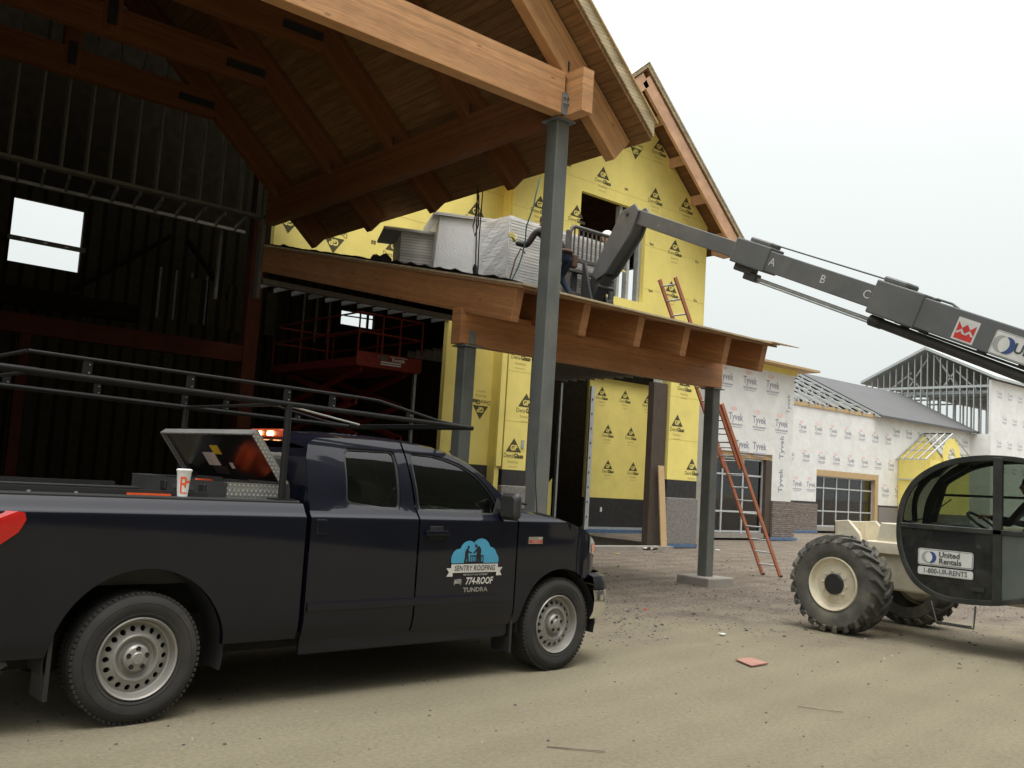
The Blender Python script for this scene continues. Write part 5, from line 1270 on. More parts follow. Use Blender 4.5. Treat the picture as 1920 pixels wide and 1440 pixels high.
for X_ in (cabX0 + .02, cabX1 - .025):
    CW(MB().poly(halfpoly(1.40, 3, 4.62, 9, X_)), 'upper_window', tg2); CW(MB().poly(halfpoly(1.40, 3, 0, 4.66, X_)), 'quarter_window', tg2)
CW(MB().poly(halfpoly(0, 1.40, 4.64, 9, cabX0 + .018)), 'lower_door_panel', mat('smoked_panel', (.018, .020, .019), .22, var=.25, scale=5, coat=.6, dirt=(.07, .065, .05), dirt_s=2.5, dirt_a=.4), bevel=0)
CW(MB().poly(halfpoly(0, 1.40, 0, 4.64, cabX0 + .018)), 'rear_side_panel', mat('cab_side_panel', (.085, .10, .09), .35, var=.12, coat=.4, dirt=(.16, .15, .12), dirt_s=2, dirt_a=.4))
CW(MB().poly(halfpoly(0, 1.40, 0, 9, cabX1 - .04)), 'inner_side_panel', seat_m)
CW(MB().box(cabX0 - .012, cabX0 + .018, 4.78, 4.92, .72, .76), 'door_latch', black_plain)
# cab inside
CW(MB().box(11.4, 11.85, 4.1, 4.55, .8, 1.22), 'seat', black_plain, bevel=.05, seg=2); CW(MB().prism([(11.4, 4.12, 1.2), (11.4, 4.25, 1.2), (11.4, 4.18, 1.85), (11.4, 4.08, 1.85)], (.45, 0, 0)), 'seat_back', black_plain, bevel=.04, seg=2)
CW(MB().box(11.35, 11.9, 5.15, 5.55, .9, 1.46), 'dashboard', black_plain, bevel=.08, seg=3)
Xs = Matrix.Translation((11.62, 5.0, 1.5)) @ Matrix.Rotation(R(35), 4, 'X')
CW(MB().tube([Xs @ Vector((.18 * math.cos(a), .18 * math.sin(a), 0)) for a in [k * math.pi / 10 for k in range(21)]], .015, 8), 'steering_wheel', black_plain, smooth=60)
CW(MB().bar((11.9, 4.1, 1.82), (11.9, 5.6, 1.80), .03, .03), 'guard_bar', black_plain)
CW(MB().tube([(11.9, 5.72, 1.42), (11.86, 5.55, 1.95), (11.8, 5.2, 2.15)], .035, 8), 'inner_pillar', cabd)
CW(MB().tube([(11.28, 5.76, 1.44), (11.5, 5.62, 1.5), (11.7, 5.4, 1.75)], .008, 6), 'wiper', black_plain)
# step
TW(MB().tube([(11.14, 5.36, .55), (11.12, 5.28, .31), (11.12, 4.86, .31), (11.14, 4.85, .56)], .012, 8), 'step', boom_dark, smooth=50)
mb = MB()
for k in range(12): mb.box(11.08, 11.16, 4.9 + k * .032, 4.915 + k * .032, .312, .332)
TW(mb, 'step_tread', boom_dark)
# signs on the door
ringblue = mat('sign_blue', (.035, .07, .20), .4); gray_l = mat('sign_gray', (.32, .33, .32), .4); inkd = mat('sign_ink', (.06, .065, .06), .5)
def rrect(mb, yc, zc, w_, h_, r_, X_, mi, fy=(0, -1, 0), uz=(0, 0, 1), org=None):
    pts = []
    for cxs, czs, a0 in ((1, 1, 0), (-1, 1, 90), (-1, -1, 180), (1, -1, 270)):
        for q in range(6):
            a = R(a0 + 18 * q); pts.append((cxs * (w_ / 2 - r_) + r_ * math.cos(a), czs * (h_ / 2 - r_) + r_ * math.sin(a)))
    F_ = Vector(fy); U = Vector(uz); O = Vector(org) if org else Vector((X_, yc, zc))
    mb.add([O + F_ * x + U * z for x, z in pts], [tuple(range(len(pts)))], mi)
def ur_sign(mb, O, fy, uz, w_, phone=True, out=(-1, 0, 0), two=True):
    F_ = Vector(fy); U = Vector(uz); N_ = Vector(out) * .0025; h_ = w_ * .30 if two else w_ * .235
    rrect(mb, 0, 0, w_, h_, .03, 0, 1, F_, U, O); rrect(mb, 0, 0, w_ - .018, h_ - .018, .024, 0, 2, F_, U, O + N_); rrect(mb, 0, 0, w_ - .028, h_ - .028, .02, 0, 0, F_, U, O + N_ * 2)
    c = O - F_ * w_ * (.29 if two else .385) + N_ * 3; r_ = h_ * .34
    e1 = [c - F_ * r_ * .35 + F_ * r_ * math.cos(a) + U * r_ * math.sin(a) for a in [k * .2618 for k in range(24)]]
    e2 = [c + F_ * r_ * .35 + F_ * r_ * math.cos(a) + U * r_ * math.sin(a) + N_ for a in [k * .2618 for k in range(24)]]
    a2 = math.acos(.35)
    lens = [c + F_ * r_ * .35 - F_ * r_ * math.cos(a) + U * r_ * math.sin(a) + N_ * 2 for a in [-a2 + 2 * a2 * k / 12 for k in range(13)]]
    lens += [c - F_ * r_ * .35 + F_ * r_ * math.cos(a) + U * r_ * math.sin(a) + N_ * 2 for a in [a2 - 2 * a2 * k / 12 for k in range(1, 12)]]
    mb.add(e1, [tuple(range(24))], 3); mb.add(e2, [tuple(range(24))], 4); mb.add(lens, [tuple(range(len(lens)))], 0)
    if two:
        mb.text('United', O - F_ * w_ * .11 + U * h_ * .19 + N_ * 3, F_, U, h_ * .46, 2, bold=.03, align='LEFT'); mb.text('Rentals', O - F_ * w_ * .11 - U * h_ * .20 + N_ * 3, F_, U, h_ * .46, 2, bold=.03, align='LEFT')
    else: mb.text('United Rentals', O - F_ * w_ * .29 + N_ * 3, F_, U, h_ * .55, 2, bold=.03, align='LEFT', sx=1.03)
    if phone:
        O2 = O - U * (h_ / 2 + .065)
        rrect(mb, 0, 0, w_, .095, .025, 0, 1, F_, U, O2); rrect(mb, 0, 0, w_ - .016, .08, .02, 0, 0, F_, U, O2 + N_)
        mb.text('1-800-UR-RENTS', O2 + N_ * 2, F_, U, .082, 2, bold=.02, sx=.88)
sgm = [mat('sign_face', (.58, .585, .56), .45), mat('sign_rim', (.55, .55, .53), .4), inkd, gray_l, ringblue]
mb = MB(); ur_sign(mb, Vector((cabX0 - .004, 5.23, 1.053)), (0, -1, 0), (0, 0, 1), .65); mb.build('door_sign', sgm, cab_e, True, fix=False)
# boom: telescoping box sections along a 22 deg rise toward +Y
BX = 12.10
bd = Vector((0, .9197, .3927)); bn = Vector((0, -.3927, .9197))
def bpt(y, off=0.0, x=BX):   # point on the boom centre line at given Y
    z = 5.155 + (y - 8.29) * .427; return Vector((x, y, z)) + bn * off
bm = bpy.data.objects.new('boom', None); COL.objects.link(bm); bm.parent = th; bm.matrix_parent_inverse = wm(th).inverted()
def bw_(mb, nm, m, **k): return mb.build(nm, m, bm, True, **k)
def sec_(y0, y1, w_, h_, off=0.0): return MB().bar(bpt(y0, off), bpt(y1, off), w_, h_, up=bn)
bw_(sec_(1.2, 6.35, .42, .41, 0), 'outer_section', boom_gray, bevel=.015, seg=2)
bw_(sec_(4.0, 8.75, .32, .315, 0), 'middle_section', boom_gray, bevel=.012, seg=2)
bw_(sec_(6.0, 11.2, .24, .255, 0.0), 'inner_section', boom_gray, bevel=.012, seg=2)
bw_(sec_(5.95, 6.62, .46, .47, .01), 'wear_collar', boom_gray, bevel=.02, seg=2); bw_(sec_(8.35, 8.98, .36, .39, .01), 'wear_collar', boom_gray, bevel=.02, seg=2)
bw_(MB().bar(bpt(6.25, .28), bpt(6.58, .28), .34, .08, up=bn), 'top_block', boom_gray, bevel=.02); bw_(MB().bar(bpt(8.40, .235), bpt(8.78, .235), .28, .08, up=bn), 'top_block', boom_gray, bevel=.02)
mb = MB().bar(bpt(8.60, -.23), bpt(8.92, -.23), .20, .12, up=bn); mb.bar(bpt(8.50, -.31), bpt(8.72, -.31), .16, .13, up=bn); bw_(mb, 'rod_bracket', boom_dark, bevel=.015)
bw_(MB().tube([bpt(8.5, .26, BX + .05), bpt(6.5, .28, BX + .05)], .012, 6), 'hydraulic_line', boom_dark)
bw_(MB().tube([bpt(8.6, -.31), bpt(6.65, -.31)], .028, 10).tube([bpt(8.6, -.355), bpt(6.65, -.355)], .012, 6), 'extension_rod', galv_dull)
bw_(MB().tube([bpt(6.62, -.31), bpt(6.46, -.31)], .080, 14).tube([bpt(6.5, -.31), bpt(2.6, -.36)], .070, 14), 'extension_cylinder', boom_dark, smooth=50)
bw_(MB().tube([bpt(6.3, -.225), bpt(4.2, -.235)], .012, 6).tube([bpt(5.9, -.24), bpt(3.8, -.25)], .008, 6), 'hydraulic_line', boom_dark)
mb = MB()
for y in (6.2, 5.95, 5.2, 4.7): mb.bar(bpt(y, -.225), bpt(y - .1, -.228), .06, .04, up=bn)
bw_(mb, 'hose_clamp', boom_dark)
bw_(MB().tube([bpt(6.0, .19), bpt(5.9, .235), bpt(5.7, .235), bpt(5.6, .20)], .016, 8), 'hose_loop', boom_dark, smooth=50)
FB = -bd  # reading direction on the near side (towards -Y, downhill)
for s_, y in (('A', 8.26), ('B', 7.40), ('C', 6.72)): MB().text(s_, bpt(y, 0.0, BX - .163), FB, bn, .17, 0).build('boom_letter', [sgm[1]], bm, True, fix=False)
mb = MB(); O = bpt(5.33, -.03, BX - .2125); h_ = .145
mb.add([O + FB * a * h_ + bn * c * h_ for a, c in ((-1, -1), (1, -1), (1, 1), (-1, 1))], [(0, 1, 2, 3)], 0)
O = O + Vector((-.0025, 0, 0))
for pts in (((-.82, -.85), (.82, -.85), (.82, -.38), (-.82, -.38)), ((-.82, -.3), (-.82, .62), (-.35, .12)), ((.82, -.3), (.82, .62), (.35, .12)), ((-.38, .12), (0, -.28), (.38, .12), (0, .55)), ((-.6, -.38), (-.2, -.38), (-.4, -.15)), ((.6, -.38), (.2, -.38), (.4, -.15))):
    mb.add([O + FB * a * h_ + bn * c * h_ for a, c in pts], [tuple(range(len(pts)))], 1)
mb.build('red_emblem', [sgm[1], mat('emblem_red', (.50, .035, .03), .45)], bm, True, fix=False)
mb = MB(); ur_sign(mb, bpt(4.40, -.04, BX - .2125), FB, bn, 1.30, phone=False, two=False); mb.build('boom_sign', sgm, bm, True, fix=False)
# gooseneck head
gk = [(11.08, 6.28), (11.02, 6.44), (11.12, 6.58), (11.42, 6.50), (12.02, 5.60), (12.08, 5.42), (11.98, 5.32), (11.74, 5.42), (11.18, 6.06)]
for x in (BX - .17, BX + .12): bw_(MB().prism([(x, y, z) for y, z in gk], (.05, 0, 0)), 'head_plate', boom_gray, bevel=.012, seg=2)
bw_(MB().prism([(BX - .13, 11.86, 5.62), (BX - .13, 12.06, 5.62), (BX - .13, 12.27, 5.10), (BX - .13, 12.22, 4.92), (BX - .13, 12.08, 4.94), (BX - .13, 11.84, 5.38)], (.26, 0, 0)), 'wrist_bracket', boom_dark, bevel=.012)
gi = [(11.12, 6.28), (11.14, 6.50), (11.39, 6.46), (11.97, 5.58), (11.80, 5.44), (11.24, 6.08)]
bw_(MB().prism([(BX - .12, y, z) for y, z in gi], (.24, 0, 0)), 'head_box', boom_gray)
mb = MB()
for y, z in ((11.28, 6.42), (11.9, 5.2), (12.15, 4.9)): mb.tube([(BX - .20, y, z), (BX + .20, y, z)], .035, 10)
bw_(mb, 'pivot_pin', boom_dark, smooth=40)
bw_(MB().tube([(BX, 11.75, 5.75), (BX, 12.1, 5.45)], .055, 12).tube([(BX, 12.1, 5.45), (BX, 12.2, 5.36)], .03, 8), 'tilt_cylinder', boom_dark, smooth=40)
# fork carriage and load backrest
CY = 12.32
mb = MB()
x0, x1 = 11.54, 12.70
mb.tube([(x0, CY, 5.03), (x0, CY, 6.12), (x0 + .06, CY, 6.27), (x0 + .12, CY, 6.31), (x1 - .12, CY, 6.31), (x1 - .04, CY, 6.26), (x1, CY, 6.12), (x1, CY, 5.03)], .035, 8)
bw_(mb, 'backrest_frame', fork_gray, smooth=50)
bw_(MB().box(x0 - .06, x0 + .06, CY - .03, CY + .05, 4.98, 6.22), 'backrest_post', fork_gray, bevel=.02); bw_(MB().box(x1 - .06, x1 + .06, CY - .03, CY + .05, 4.98, 6.22), 'backrest_post', fork_gray, bevel=.02)
for k in range(9):
    x = x0 + .13 + k * (x1 - x0 - .26) / 8
    bw_(MB().box(x - .012, x + .012, CY - .012, CY + .012, 5.72, 6.30), 'backrest_bar', fork_gray)
mb = MB().box(x0 - .02, x1 + .02, CY - .03, CY + .03, 5.66, 5.74); mb.box(x0 - .02, x1 + .02, CY - .05, CY + .05, 5.46, 5.53); mb.box(x0 - .03, x1 + .03, CY - .05, CY + .05, 4.97, 5.10); bw_(mb, 'carriage_bar', fork_gray, bevel=.008)
for x in (BX - .22, BX + .17): bw_(MB().prism([(x, 12.0, 4.95), (x, 12.3, 4.95), (x, 12.3, 5.66), (x, 12.22, 5.66), (x, 12.08, 5.2)], (.05, 0, 0)), 'hitch_plate', boom_dark, bevel=.01)
for x in (11.72, 12.42):
    bw_(MB().box(x, x + .12, CY + .04, CY + .09, 4.95, 5.55).box(x, x + .12, CY + .04, CY + 1.25, 4.93, 4.975), 'fork', boom_dark, bevel=.006)

# ================================================================ insulation packs on the porch roof
film = mat('white_stretch_film', (.74, .735, .72), .28, var=.05, scale=3, bump=.5, bscale=7, stretch=(1, 1, 5), coat=.4)
foam = lines_mod(mat('white_foam_board', (.72, .71, .68), .8, var=.05, bump=.1), 2, .052, .008, .55)
foam_g = lines_mod(mat('gray_faced_board', (.55, .53, .49), .8, var=.07), 2, .052, .010, .5)
def wrapmesh(mb, x0, x1, y0, y1, z0, z1, seed=0, amp=.0055, nu=26, nv=30):
    rr = random.Random(seed)
    ph = [rr.uniform(0, 6.28) for _ in range(6)]
    def d(u, v): return amp * ((math.sin(v * 150 + 2 * math.sin(u * 5 + ph[0])) * .35 if u < 1 else 0) + math.sin(u * 9 + v * 22 * (1 + .3 * math.sin(u * 4)) + ph[2]) ** 3 * .9 * (abs(v - .5) * 1.6 + .15) + math.sin((u - v * 1.3) * 14 + ph[3]) ** 5 * .9)
    loop = [(x0, y0), (x1, y0), (x1, y1), (x0, y1)]; rows = []
    for j in range(nv * 2 + 1):
        v = j / (nv * 2); z = z0 + (z1 - z0) * v; row = []
        for s_ in range(4):
            a, c = loop[s_], loop[(s_ + 1) % 4]; nx_, ny_ = (c[1] - a[1]), -(c[0] - a[0]); q = math.hypot(nx_, ny_)
            for i in range(nu):
                u = i / nu; k = d(u + s_, v) * min(1, 8 * min(u + .02, 1 - u)); row.append((a[0] + (c[0] - a[0]) * u + nx_ / q * k, a[1] + (c[1] - a[1]) * u + ny_ / q * k, z))
        rows.append(row)
    mb.grid(rows, closed=True); mb.poly(rows[-1])
p1 = thing('insulation_pack', 'pack of white foam boards in stretch film on the telehandler forks', 'pack', (11.5, 13.0, 4.98), 0, 'insulation packs on the porch roof')
mb = MB(); wrapmesh(mb, 10.25, 12.70, 12.47, 13.62, 4.995, 6.22, 1); mb.build('film_wrapped_boards', film, p1, True, smooth=60)
mb = MB()
for k in range(22): mb.box(10.27, 12.69, 12.461, 12.475, 5.03 + k * .053, 5.068 + k * .053)
mb.build('board_edges', foam, p1, True)
p2 = thing('insulation_pack', 'tall pale insulation pack with a loose top board left of the forks', 'pack', (9.64, 13.75, sz(13.75) + .08), R(-26), 'insulation packs on the porch roof')
MB().prism([(-.05, 0, 0), (1.25, 0, 0), (1.2, 0, 1.07), (.02, 0, 1.07)], (0, 1.15, 0)).build('stacked_boards', mat('white_ribbed_wrap', (.66, .66, .65), .6, var=.05, bump=.4, bscale=30), p2, bevel=.01)
MB().box(-.09, 1.35, -.05, 1.2, 1.073, 1.125).build('top_board', foam_g, p2)
p3 = thing('insulation_pack', 'shortest pack of gray-edged boards with an overhanging top board', 'pack', (9.26, 14.35, sz(14.35) + .08), R(-26), 'insulation packs on the porch roof')
MB().box(0, 1.2, 0, 1.1, 0, .66).build('stacked_boards', foam_g, p3, bevel=.006)
MB().box(-.32, 1.25, -.05, 1.1, .663, .715).build('top_board', foam_g, p3)
mb = MB(); rr = random.Random(8); mb.tube([(9.1 + .25 * k / 6, 14.9 + .1 * math.sin(k), sz(14.9) + .16 + .03 * math.sin(k * 2)) for k in range(7)], [.05, .09, .10, .09, .10, .08, .04], 8)
tag(mb.build('rag', membrane, None, smooth=60), 'crumpled black rag at the foot of the shortest insulation pack', 'rag')
def draped(nm, pts, r_, m, label, cat):
    q = MB().tube(pts, r_, 6); tag(q.build(nm, m, None, smooth=60), label, cat)
draped('power_cord', [(9.32, 12.2, 6.38), (9.28, 12.2, 5.9), (9.25, 12.2, 5.75), (9.30, 12.2, 5.6), (9.36, 12.2, 5.8), (9.33, 12.2, 6.3)], .011, black_plain, 'looped black power cord hanging from the canopy eave', 'cord')
mb = MB().tube([(9.25, 12.15, 6.42), (9.28, 12.15, 5.9), (9.31, 12.15, 5.3), (9.33, 12.15, 4.88)], .012, 6); mb.tube([(9.39, 12.18, 6.40), (9.38, 12.18, 5.6), (9.40, 12.18, 4.86)], .011, 6); mb.tube([(9.31, 12.15, 5.12), (9.315, 12.15, 5.05), (9.33, 12.15, 4.88)], [.02, .045, .03], 8)
tag(mb.build('power_cord', black_plain, None, smooth=60), 'black power cord hanging straight down to its plug on the porch roof', 'cord')
hose_m = mat('green_hose', (.10, .22, .19), .5)
draped('air_hose', [(9.60, 11.0, 6.42), (9.53, 11.0, 6.1), (9.50, 11.0, 5.92), (9.38, 11.0, 5.58), (9.375, 11.0, 5.35), (9.33, 11.0, 5.1), (9.26, 11.0, 4.9), (9.14, 11.0, 4.66), (9.0, 11.0, 4.62)], .012, hose_m, 'green air hose hanging beside the worker on the porch roof', 'hose')
draped('air_hose', [(9.9, 11.6, 5.35), (9.80, 11.6, 5.4), (9.70, 11.6, 5.2), (9.62, 11.6, 4.9), (9.57, 11.6, 4.72)], .014, mat('tan_hose', (.12, .09, .06), .6), 'brown air hose trailing from the tool belt of the worker', 'hose')

# ================================================================ extension ladder against the porch roof edge
ld = thing('extension_ladder', 'orange fiberglass extension ladder leaning on the porch roof edge', 'ladder', (17.0, 11.55, 0))
A0 = Vector((17.08, 0, 0.0)); A1 = Vector((13.46, 0, 5.62)); dl = (A1 - A0).normalized(); pn = Vector((-dl.z, 0, dl.x)) * -1
def ladder_part(y0, y1, s0, s1, off, nm, rungs):
    for y in (y0, y1):
        a = A0 + dl * s0 + pn * off; c = A0 + dl * s1 + pn * off
        MB().bar((a.x, y, a.z), (c.x, y, c.z), .032, .085, up=pn).build('side_rail', fiberglass, ld, True, bevel=.004)
    s_ = s0 + .28
    while s_ < s1 - .1:
        a = A0 + dl * s_ + pn * off; MB().tube([(a.x, y0, a.z), (a.x, y1, a.z)], .016, 8).build('rung', galv_dull, ld, True, smooth=50); s_ += .305
ladder_part(11.35, 11.78, 0, 4.0, 0, 'base', 1)
ladder_part(11.375, 11.755, 2.6, (A1 - A0).length, -.075, 'fly', 1)
for y in (11.35, 11.78): MB().box(17.03, 17.13, y - .025, y + .025, .0, .05).build('rubber_foot', black_plain, ld, True, bevel=.01)

# ================================================================ scissor lift inside the hall
sl = thing('scissor_lift', 'red scissor lift raised inside the dark hall', 'lift', (12.2, 21, 0))
lift_red = mat('lift_red', (.16, .022, .013), .6, spec=.15, var=.15, dirt=(.15, .04, .02), dirt_s=3)
SW = lambda mb, nm, m, **k: mb.build(nm, m, sl, True, **k)
SW(MB().box(11.3, 13.08, 19.0, 23.3, 4.06, 4.12), 'platform', lift_red)
SW(MB().box(11.3, 13.08, 18.96, 18.99, 4.06, 4.40), 'toe_board', lift_red); SW(MB().box(11.27, 11.30, 19.0, 23.3, 4.06, 4.25), 'toe_board', lift_red)
for z in (4.86, 5.30): SW(MB().tube([(11.3, 18.98, z), (13.08, 18.98, z), (13.08, 23.3, z), (11.3, 23.3, z), (11.3, 18.98, z)], .022, 8), 'guard_rail', lift_red)
for p in ((11.3, 18.98), (11.95, 18.98), (12.45, 18.98), (13.08, 18.98), (11.3, 20.4), (11.3, 21.8), (11.3, 23.3), (13.08, 21), (13.08, 23.3)): SW(MB().tube([(*p, 4.1), (*p, 5.30)], .022, 8), 'guard_post', lift_red)
for k in range(4):
    z0 = .9 + k * .78; s_ = 1 if k % 2 else -1
    for x in (11.55, 12.8):
        SW(MB().bar((x, 19.3, z0 if s_ > 0 else z0 + .78), (x, 22.9, z0 + .78 if s_ > 0 else z0), .06, .12), 'scissor_arm', lift_red); SW(MB().bar((x + .07, 19.3, z0 + .78 if s_ > 0 else z0), (x + .07, 22.9, z0 if s_ > 0 else z0 + .78), .06, .12), 'scissor_arm', lift_red)
SW(MB().box(11.4, 13.0, 19.2, 23.0, .45, .88), 'chassis', lift_red, bevel=.03)
for x in (11.3, 12.95):
    for y in (19.7, 22.5): SW(MB().tube([(x - .08, y, .42), (x + .2, y, .42)], .42, 20), 'wheel', black_plain, smooth=40)
mb = MB(); mb.text('NES', (11.98, 18.955, 4.30), (1, 0, 0), (0, 0, 1), .16, 0, bold=.04); mb.text('Rentals', (12.42, 18.955, 4.29), (1, 0, 0), (0, 0, 1), .12, 1, bold=.02)
mb.box(11.93, 12.5, 18.953, 18.9545, 4.195, 4.225, 1); mb.box(11.93, 12.5, 18.953, 18.9545, 4.145, 4.17, 1); mb.box(12.17, 12.68, 18.955, 18.9555, 4.352, 4.362, 1)
mb.build('lift_sign', [inkd, sgm[1]], sl, True, fix=False)
for x in (12.05, 12.4):
    o = MB().lathe([(0, 0), (.11, 0), (.13, .26), (.12, .26), (.10, .02)], Matrix.Translation((x, 19.2, 4.125)), 16).build('bucket', white_plain, None, smooth=40)
    tag(o, 'white bucket on the lift platform, the one nearer the ' + ('left' if x < 12.2 else 'right') + ' end of the sign', 'bucket')

# ================================================================ small things on the ground
def plank(nm, p0, p1, w_, t_, m, label, cat, up=(0, 0, 1)):
    o = beam(nm, p0, p1, w_, t_, m, None, up=up, bevel=.002); tag(o, label, cat); return o
plank('leaning_plank', (20.30, 17.2, 0.03), (20.33, 17.46, 2.28), .24, .035, lumber, 'long pale plank leaning on the entry post', 'plank', up=(0, 1, .1))
pink = mat('pink_foam', (.34, .17, .13), .8, var=.1)
o = MB().add([(8.06, 5.84, .012), (7.93, 5.56, .010), (8.24, 5.58, .010), (8.25, 5.80, .022), (8.06, 5.84, .024), (7.93, 5.56, .022), (8.24, 5.58, .022), (8.25, 5.80, .034)], [(0, 1, 2, 3), (4, 7, 6, 5), (0, 4, 5, 1), (1, 5, 6, 2), (2, 6, 7, 3), (3, 7, 4, 0)]).build('foam_scrap', pink, None); tag(o, 'flat pink foam scrap lying on the dirt lot', 'scrap')
def stick(p0, p1, label, w_=.012): 
    o = MB().bar((*p0, .008), (*p1, .012), w_, .006).build('wood_splinter', peb, None); tag(o, label, 'splinter')
stick((6.88, 4.37), (7.03, 4.07), 'thin dark splinter between the pink scrap and the right foreground', .008)
stick((4.258, 4.486), (4.513, 4.221), 'dark splinter on the dirt at the bottom edge in front of the truck', .010)
cr_ = MB(); rr = random.Random(4)
rows = [[(19.35 + .55 * i / 7 + rr.uniform(-.03, .03), 17.0 + .35 * j / 4 + rr.uniform(-.03, .03), .02 + rr.random() * .08) for j in range(5)] for i in range(8)]
tag(cr_.grid(rows).build('crumpled_sheet', white_plain, None), 'crumpled white sheet at the foot of the leaning plank', 'sheet')
sc_m = mat('scrap_yellow', (.32, .26, .12), .8, var=.2)
for i, (x, y, s_, m_, lb) in enumerate(((13.2, 12.6, .16, sc_m, 'yellow scrap on the gravel left of the concrete footing'), (13.7, 14.0, .14, lumber, 'tan scrap in the gravel halfway between the footing and the plank'), (16.6, 12.9, .13, lumber, 'tan wood scrap behind the ladder feet'), (18.5, 14.5, .15, white_plain, 'white scrap between the ladder and the wrapped shop'), (10.0, 8.75, .06, or_m, 'small orange scrap in front of the footing'), (10.35, 8.2, .05, black_plain, 'small black clod in front of the footing'), (17.2, 16.0, .2, sc_m, 'yellow scrap near the stone base of the right pier'), (22.3, 16.9, .14, white_plain, 'white scrap right of the stone pier base'), (9.3, 6.95, .09, white_plain, 'white chip beside the big lugged wheel'))):
    s_ *= .6; a = i * 1.3; ca, sa = math.cos(a) * s_, math.sin(a) * s_
    o = MB().prism([(x + ca, y + sa, .012), (x - sa, y + ca, .014), (x - ca, y - sa * .7, .012), (x + sa * .6, y - ca, .02)], (0, 0, .012)).build('scrap', m_, None); tag(o, lb, 'scrap')
o = MB().box(21.3, 22.5, 21.9, 22.4, .02, .05).build('board', sc_m, None); tag(o, 'flat yellowish board on the ground inside the entry', 'board')
o = MB().box(15.4, 20.6, 17.1, 17.42, -.05, .09).build('threshold', concrete, bld, True)

# ================================================================ people
def skin(nm, pts, edges, m, parent=None, sub=2):
    """pts: {name:(co, radius)}; one continuous skinned surface"""
    ks = list(pts); me = bpy.data.meshes.new(nm); me.from_pydata([pts[k][0] for k in ks], [(ks.index(a), ks.index(c)) for a, c in edges], [])
    o = bpy.data.objects.new(nm, me); COL.objects.link(o); me.materials.append(m)
    sk = o.modifiers.new('skin', 'SKIN'); sk.use_smooth_shade = True
    for i, k in enumerate(ks):
        r_ = pts[k][1]; r_ = r_ if isinstance(r_, tuple) else (r_, r_); me.skin_vertices[0].data[i].radius = r_
    me.skin_vertices[0].data[0].use_root = True
    sb = o.modifiers.new('sub', 'SUBSURF'); sb.levels = sub; sb.render_levels = sub
    # bake it so the object is plain geometry
    dg = bpy.context.evaluated_depsgraph_get(); m2 = bpy.data.meshes.new_from_object(o.evaluated_get(dg)); o.modifiers.clear(); o.data = m2; bpy.data.meshes.remove(me)
    if parent: o.parent = parent; o.matrix_parent_inverse = wm(parent).inverted()
    return o
skinm = mat('skin', (.42, .25, .17), .6, var=.08); denim = mat('blue_denim', (.022, .032, .06), .85, var=.25, scale=12); jacket = mat('dark_jacket', (.028, .022, .020), .85, var=.25, scale=8); leather = mat('brown_leather', (.10, .05, .03), .7, var=.25); glove_m = mat('yellow_glove', (.50, .42, .10), .8, var=.2); boot = mat('brown_boots', (.07, .04, .025), .8)
hat_w = mat('white_hard_hat', (.82, .82, .80), .3, var=.02)
def head(parent, c, face, m_hair, hat=None):
    """head with nose, eyes, ears, turned to `face`"""
    f = Vector(face).normalized(); s_ = f.cross(Vector((0, 0, 1))).normalized(); u = s_.cross(f); C_ = Vector(c)
    M = Matrix(((s_.x, f.x, u.x, C_.x), (s_.y, f.y, u.y, C_.y), (s_.z, f.z, u.z, C_.z), (0, 0, 0, 1)))
    b2 = bmesh.new(); bmesh.ops.create_uvsphere(b2, u_segments=24, v_segments=18, radius=.1)
    for v in b2.verts:
        x, y, z = v.co; y *= 1.12; z *= 1.22; x *= .86
        if z < 0: x *= 1 + z * 1.9; y *= 1 + z * 1.0 * (1 if y < 0 else .3)
        if y > .05: 
            d = math.hypot(x, z + .012); y += .030 * math.exp(-(d / .016) ** 2)      # nose
            y -= .010 * (math.exp(-(math.hypot(x - .033, z - .018) / .016) ** 2) + math.exp(-(math.hypot(x + .033, z - .018) / .016) ** 2))
            y -= .005 * math.exp(-((x / .025) ** 2 + ((z + .052) / .005) ** 2))
        v.co = M @ Vector((x, y, z))
    me = bpy.data.meshes.new('head'); b2.to_mesh(me); b2.free(); me.materials.append(skinm); me.shade_smooth(); o = bpy.data.objects.new('head', me); COL.objects.link(o); o.parent = parent; o.matrix_parent_inverse = wm(parent).inverted()
    mb = MB()
    for sx in (-1, 1): mb.lathe([(.0, .006), (.014, .006), (.022, 0)], M @ Matrix.Translation((sx * .088, -.005, .0)) @ Matrix.Rotation(sx * R(90), 4, 'Y'), 10)
    mb.build('ear', skinm, o, True, smooth=60)
    mb = MB()
    for sx in (-1, 1): mb.lathe([(0, .004), (.008, .002), (.010, -.004)], M @ Matrix.Translation((sx * .033, .099, .018)) @ Matrix.Rotation(R(-90), 4, 'X'), 10)
    mb.build('eye', black_plain, o, True, smooth=60)
    rows = []
    for j in range(8):
        ph = R(90) * (1 - j / 7 * 1.12); rows.append([M @ Vector((.094 * math.cos(ph) * math.cos(a), .118 * math.cos(ph) * math.sin(a) - .012, .128 * math.sin(ph) + .010 + (.0 if math.sin(a) < .3 else .03 * (j / 7)))) for a in [2 * math.pi * k / 20 for k in range(20)]])
    mb = MB().grid(rows, closed=True); mb.build('hair', m_hair, o, True, smooth=60)
    if hat:
        rows = []
        for j in range(8):
            ph = R(90) * (1 - j / 7); rows.append([M @ Vector((.118 * math.cos(ph) * math.cos(a), .14 * math.cos(ph) * math.sin(a), .118 * math.sin(ph) + .035)) for a in [2 * math.pi * k / 24 for k in range(24)]])
        rows.append([M @ Vector((.135 * math.cos(a), (.16 + (.05 if math.sin(a) > 0 else 0) * math.sin(a)) * math.sin(a), .028)) for a in [2 * math.pi * k / 24 for k in range(24)]])
        MB().grid(rows, closed=True).build('hard_hat', hat, o, True, smooth=60)
    return o
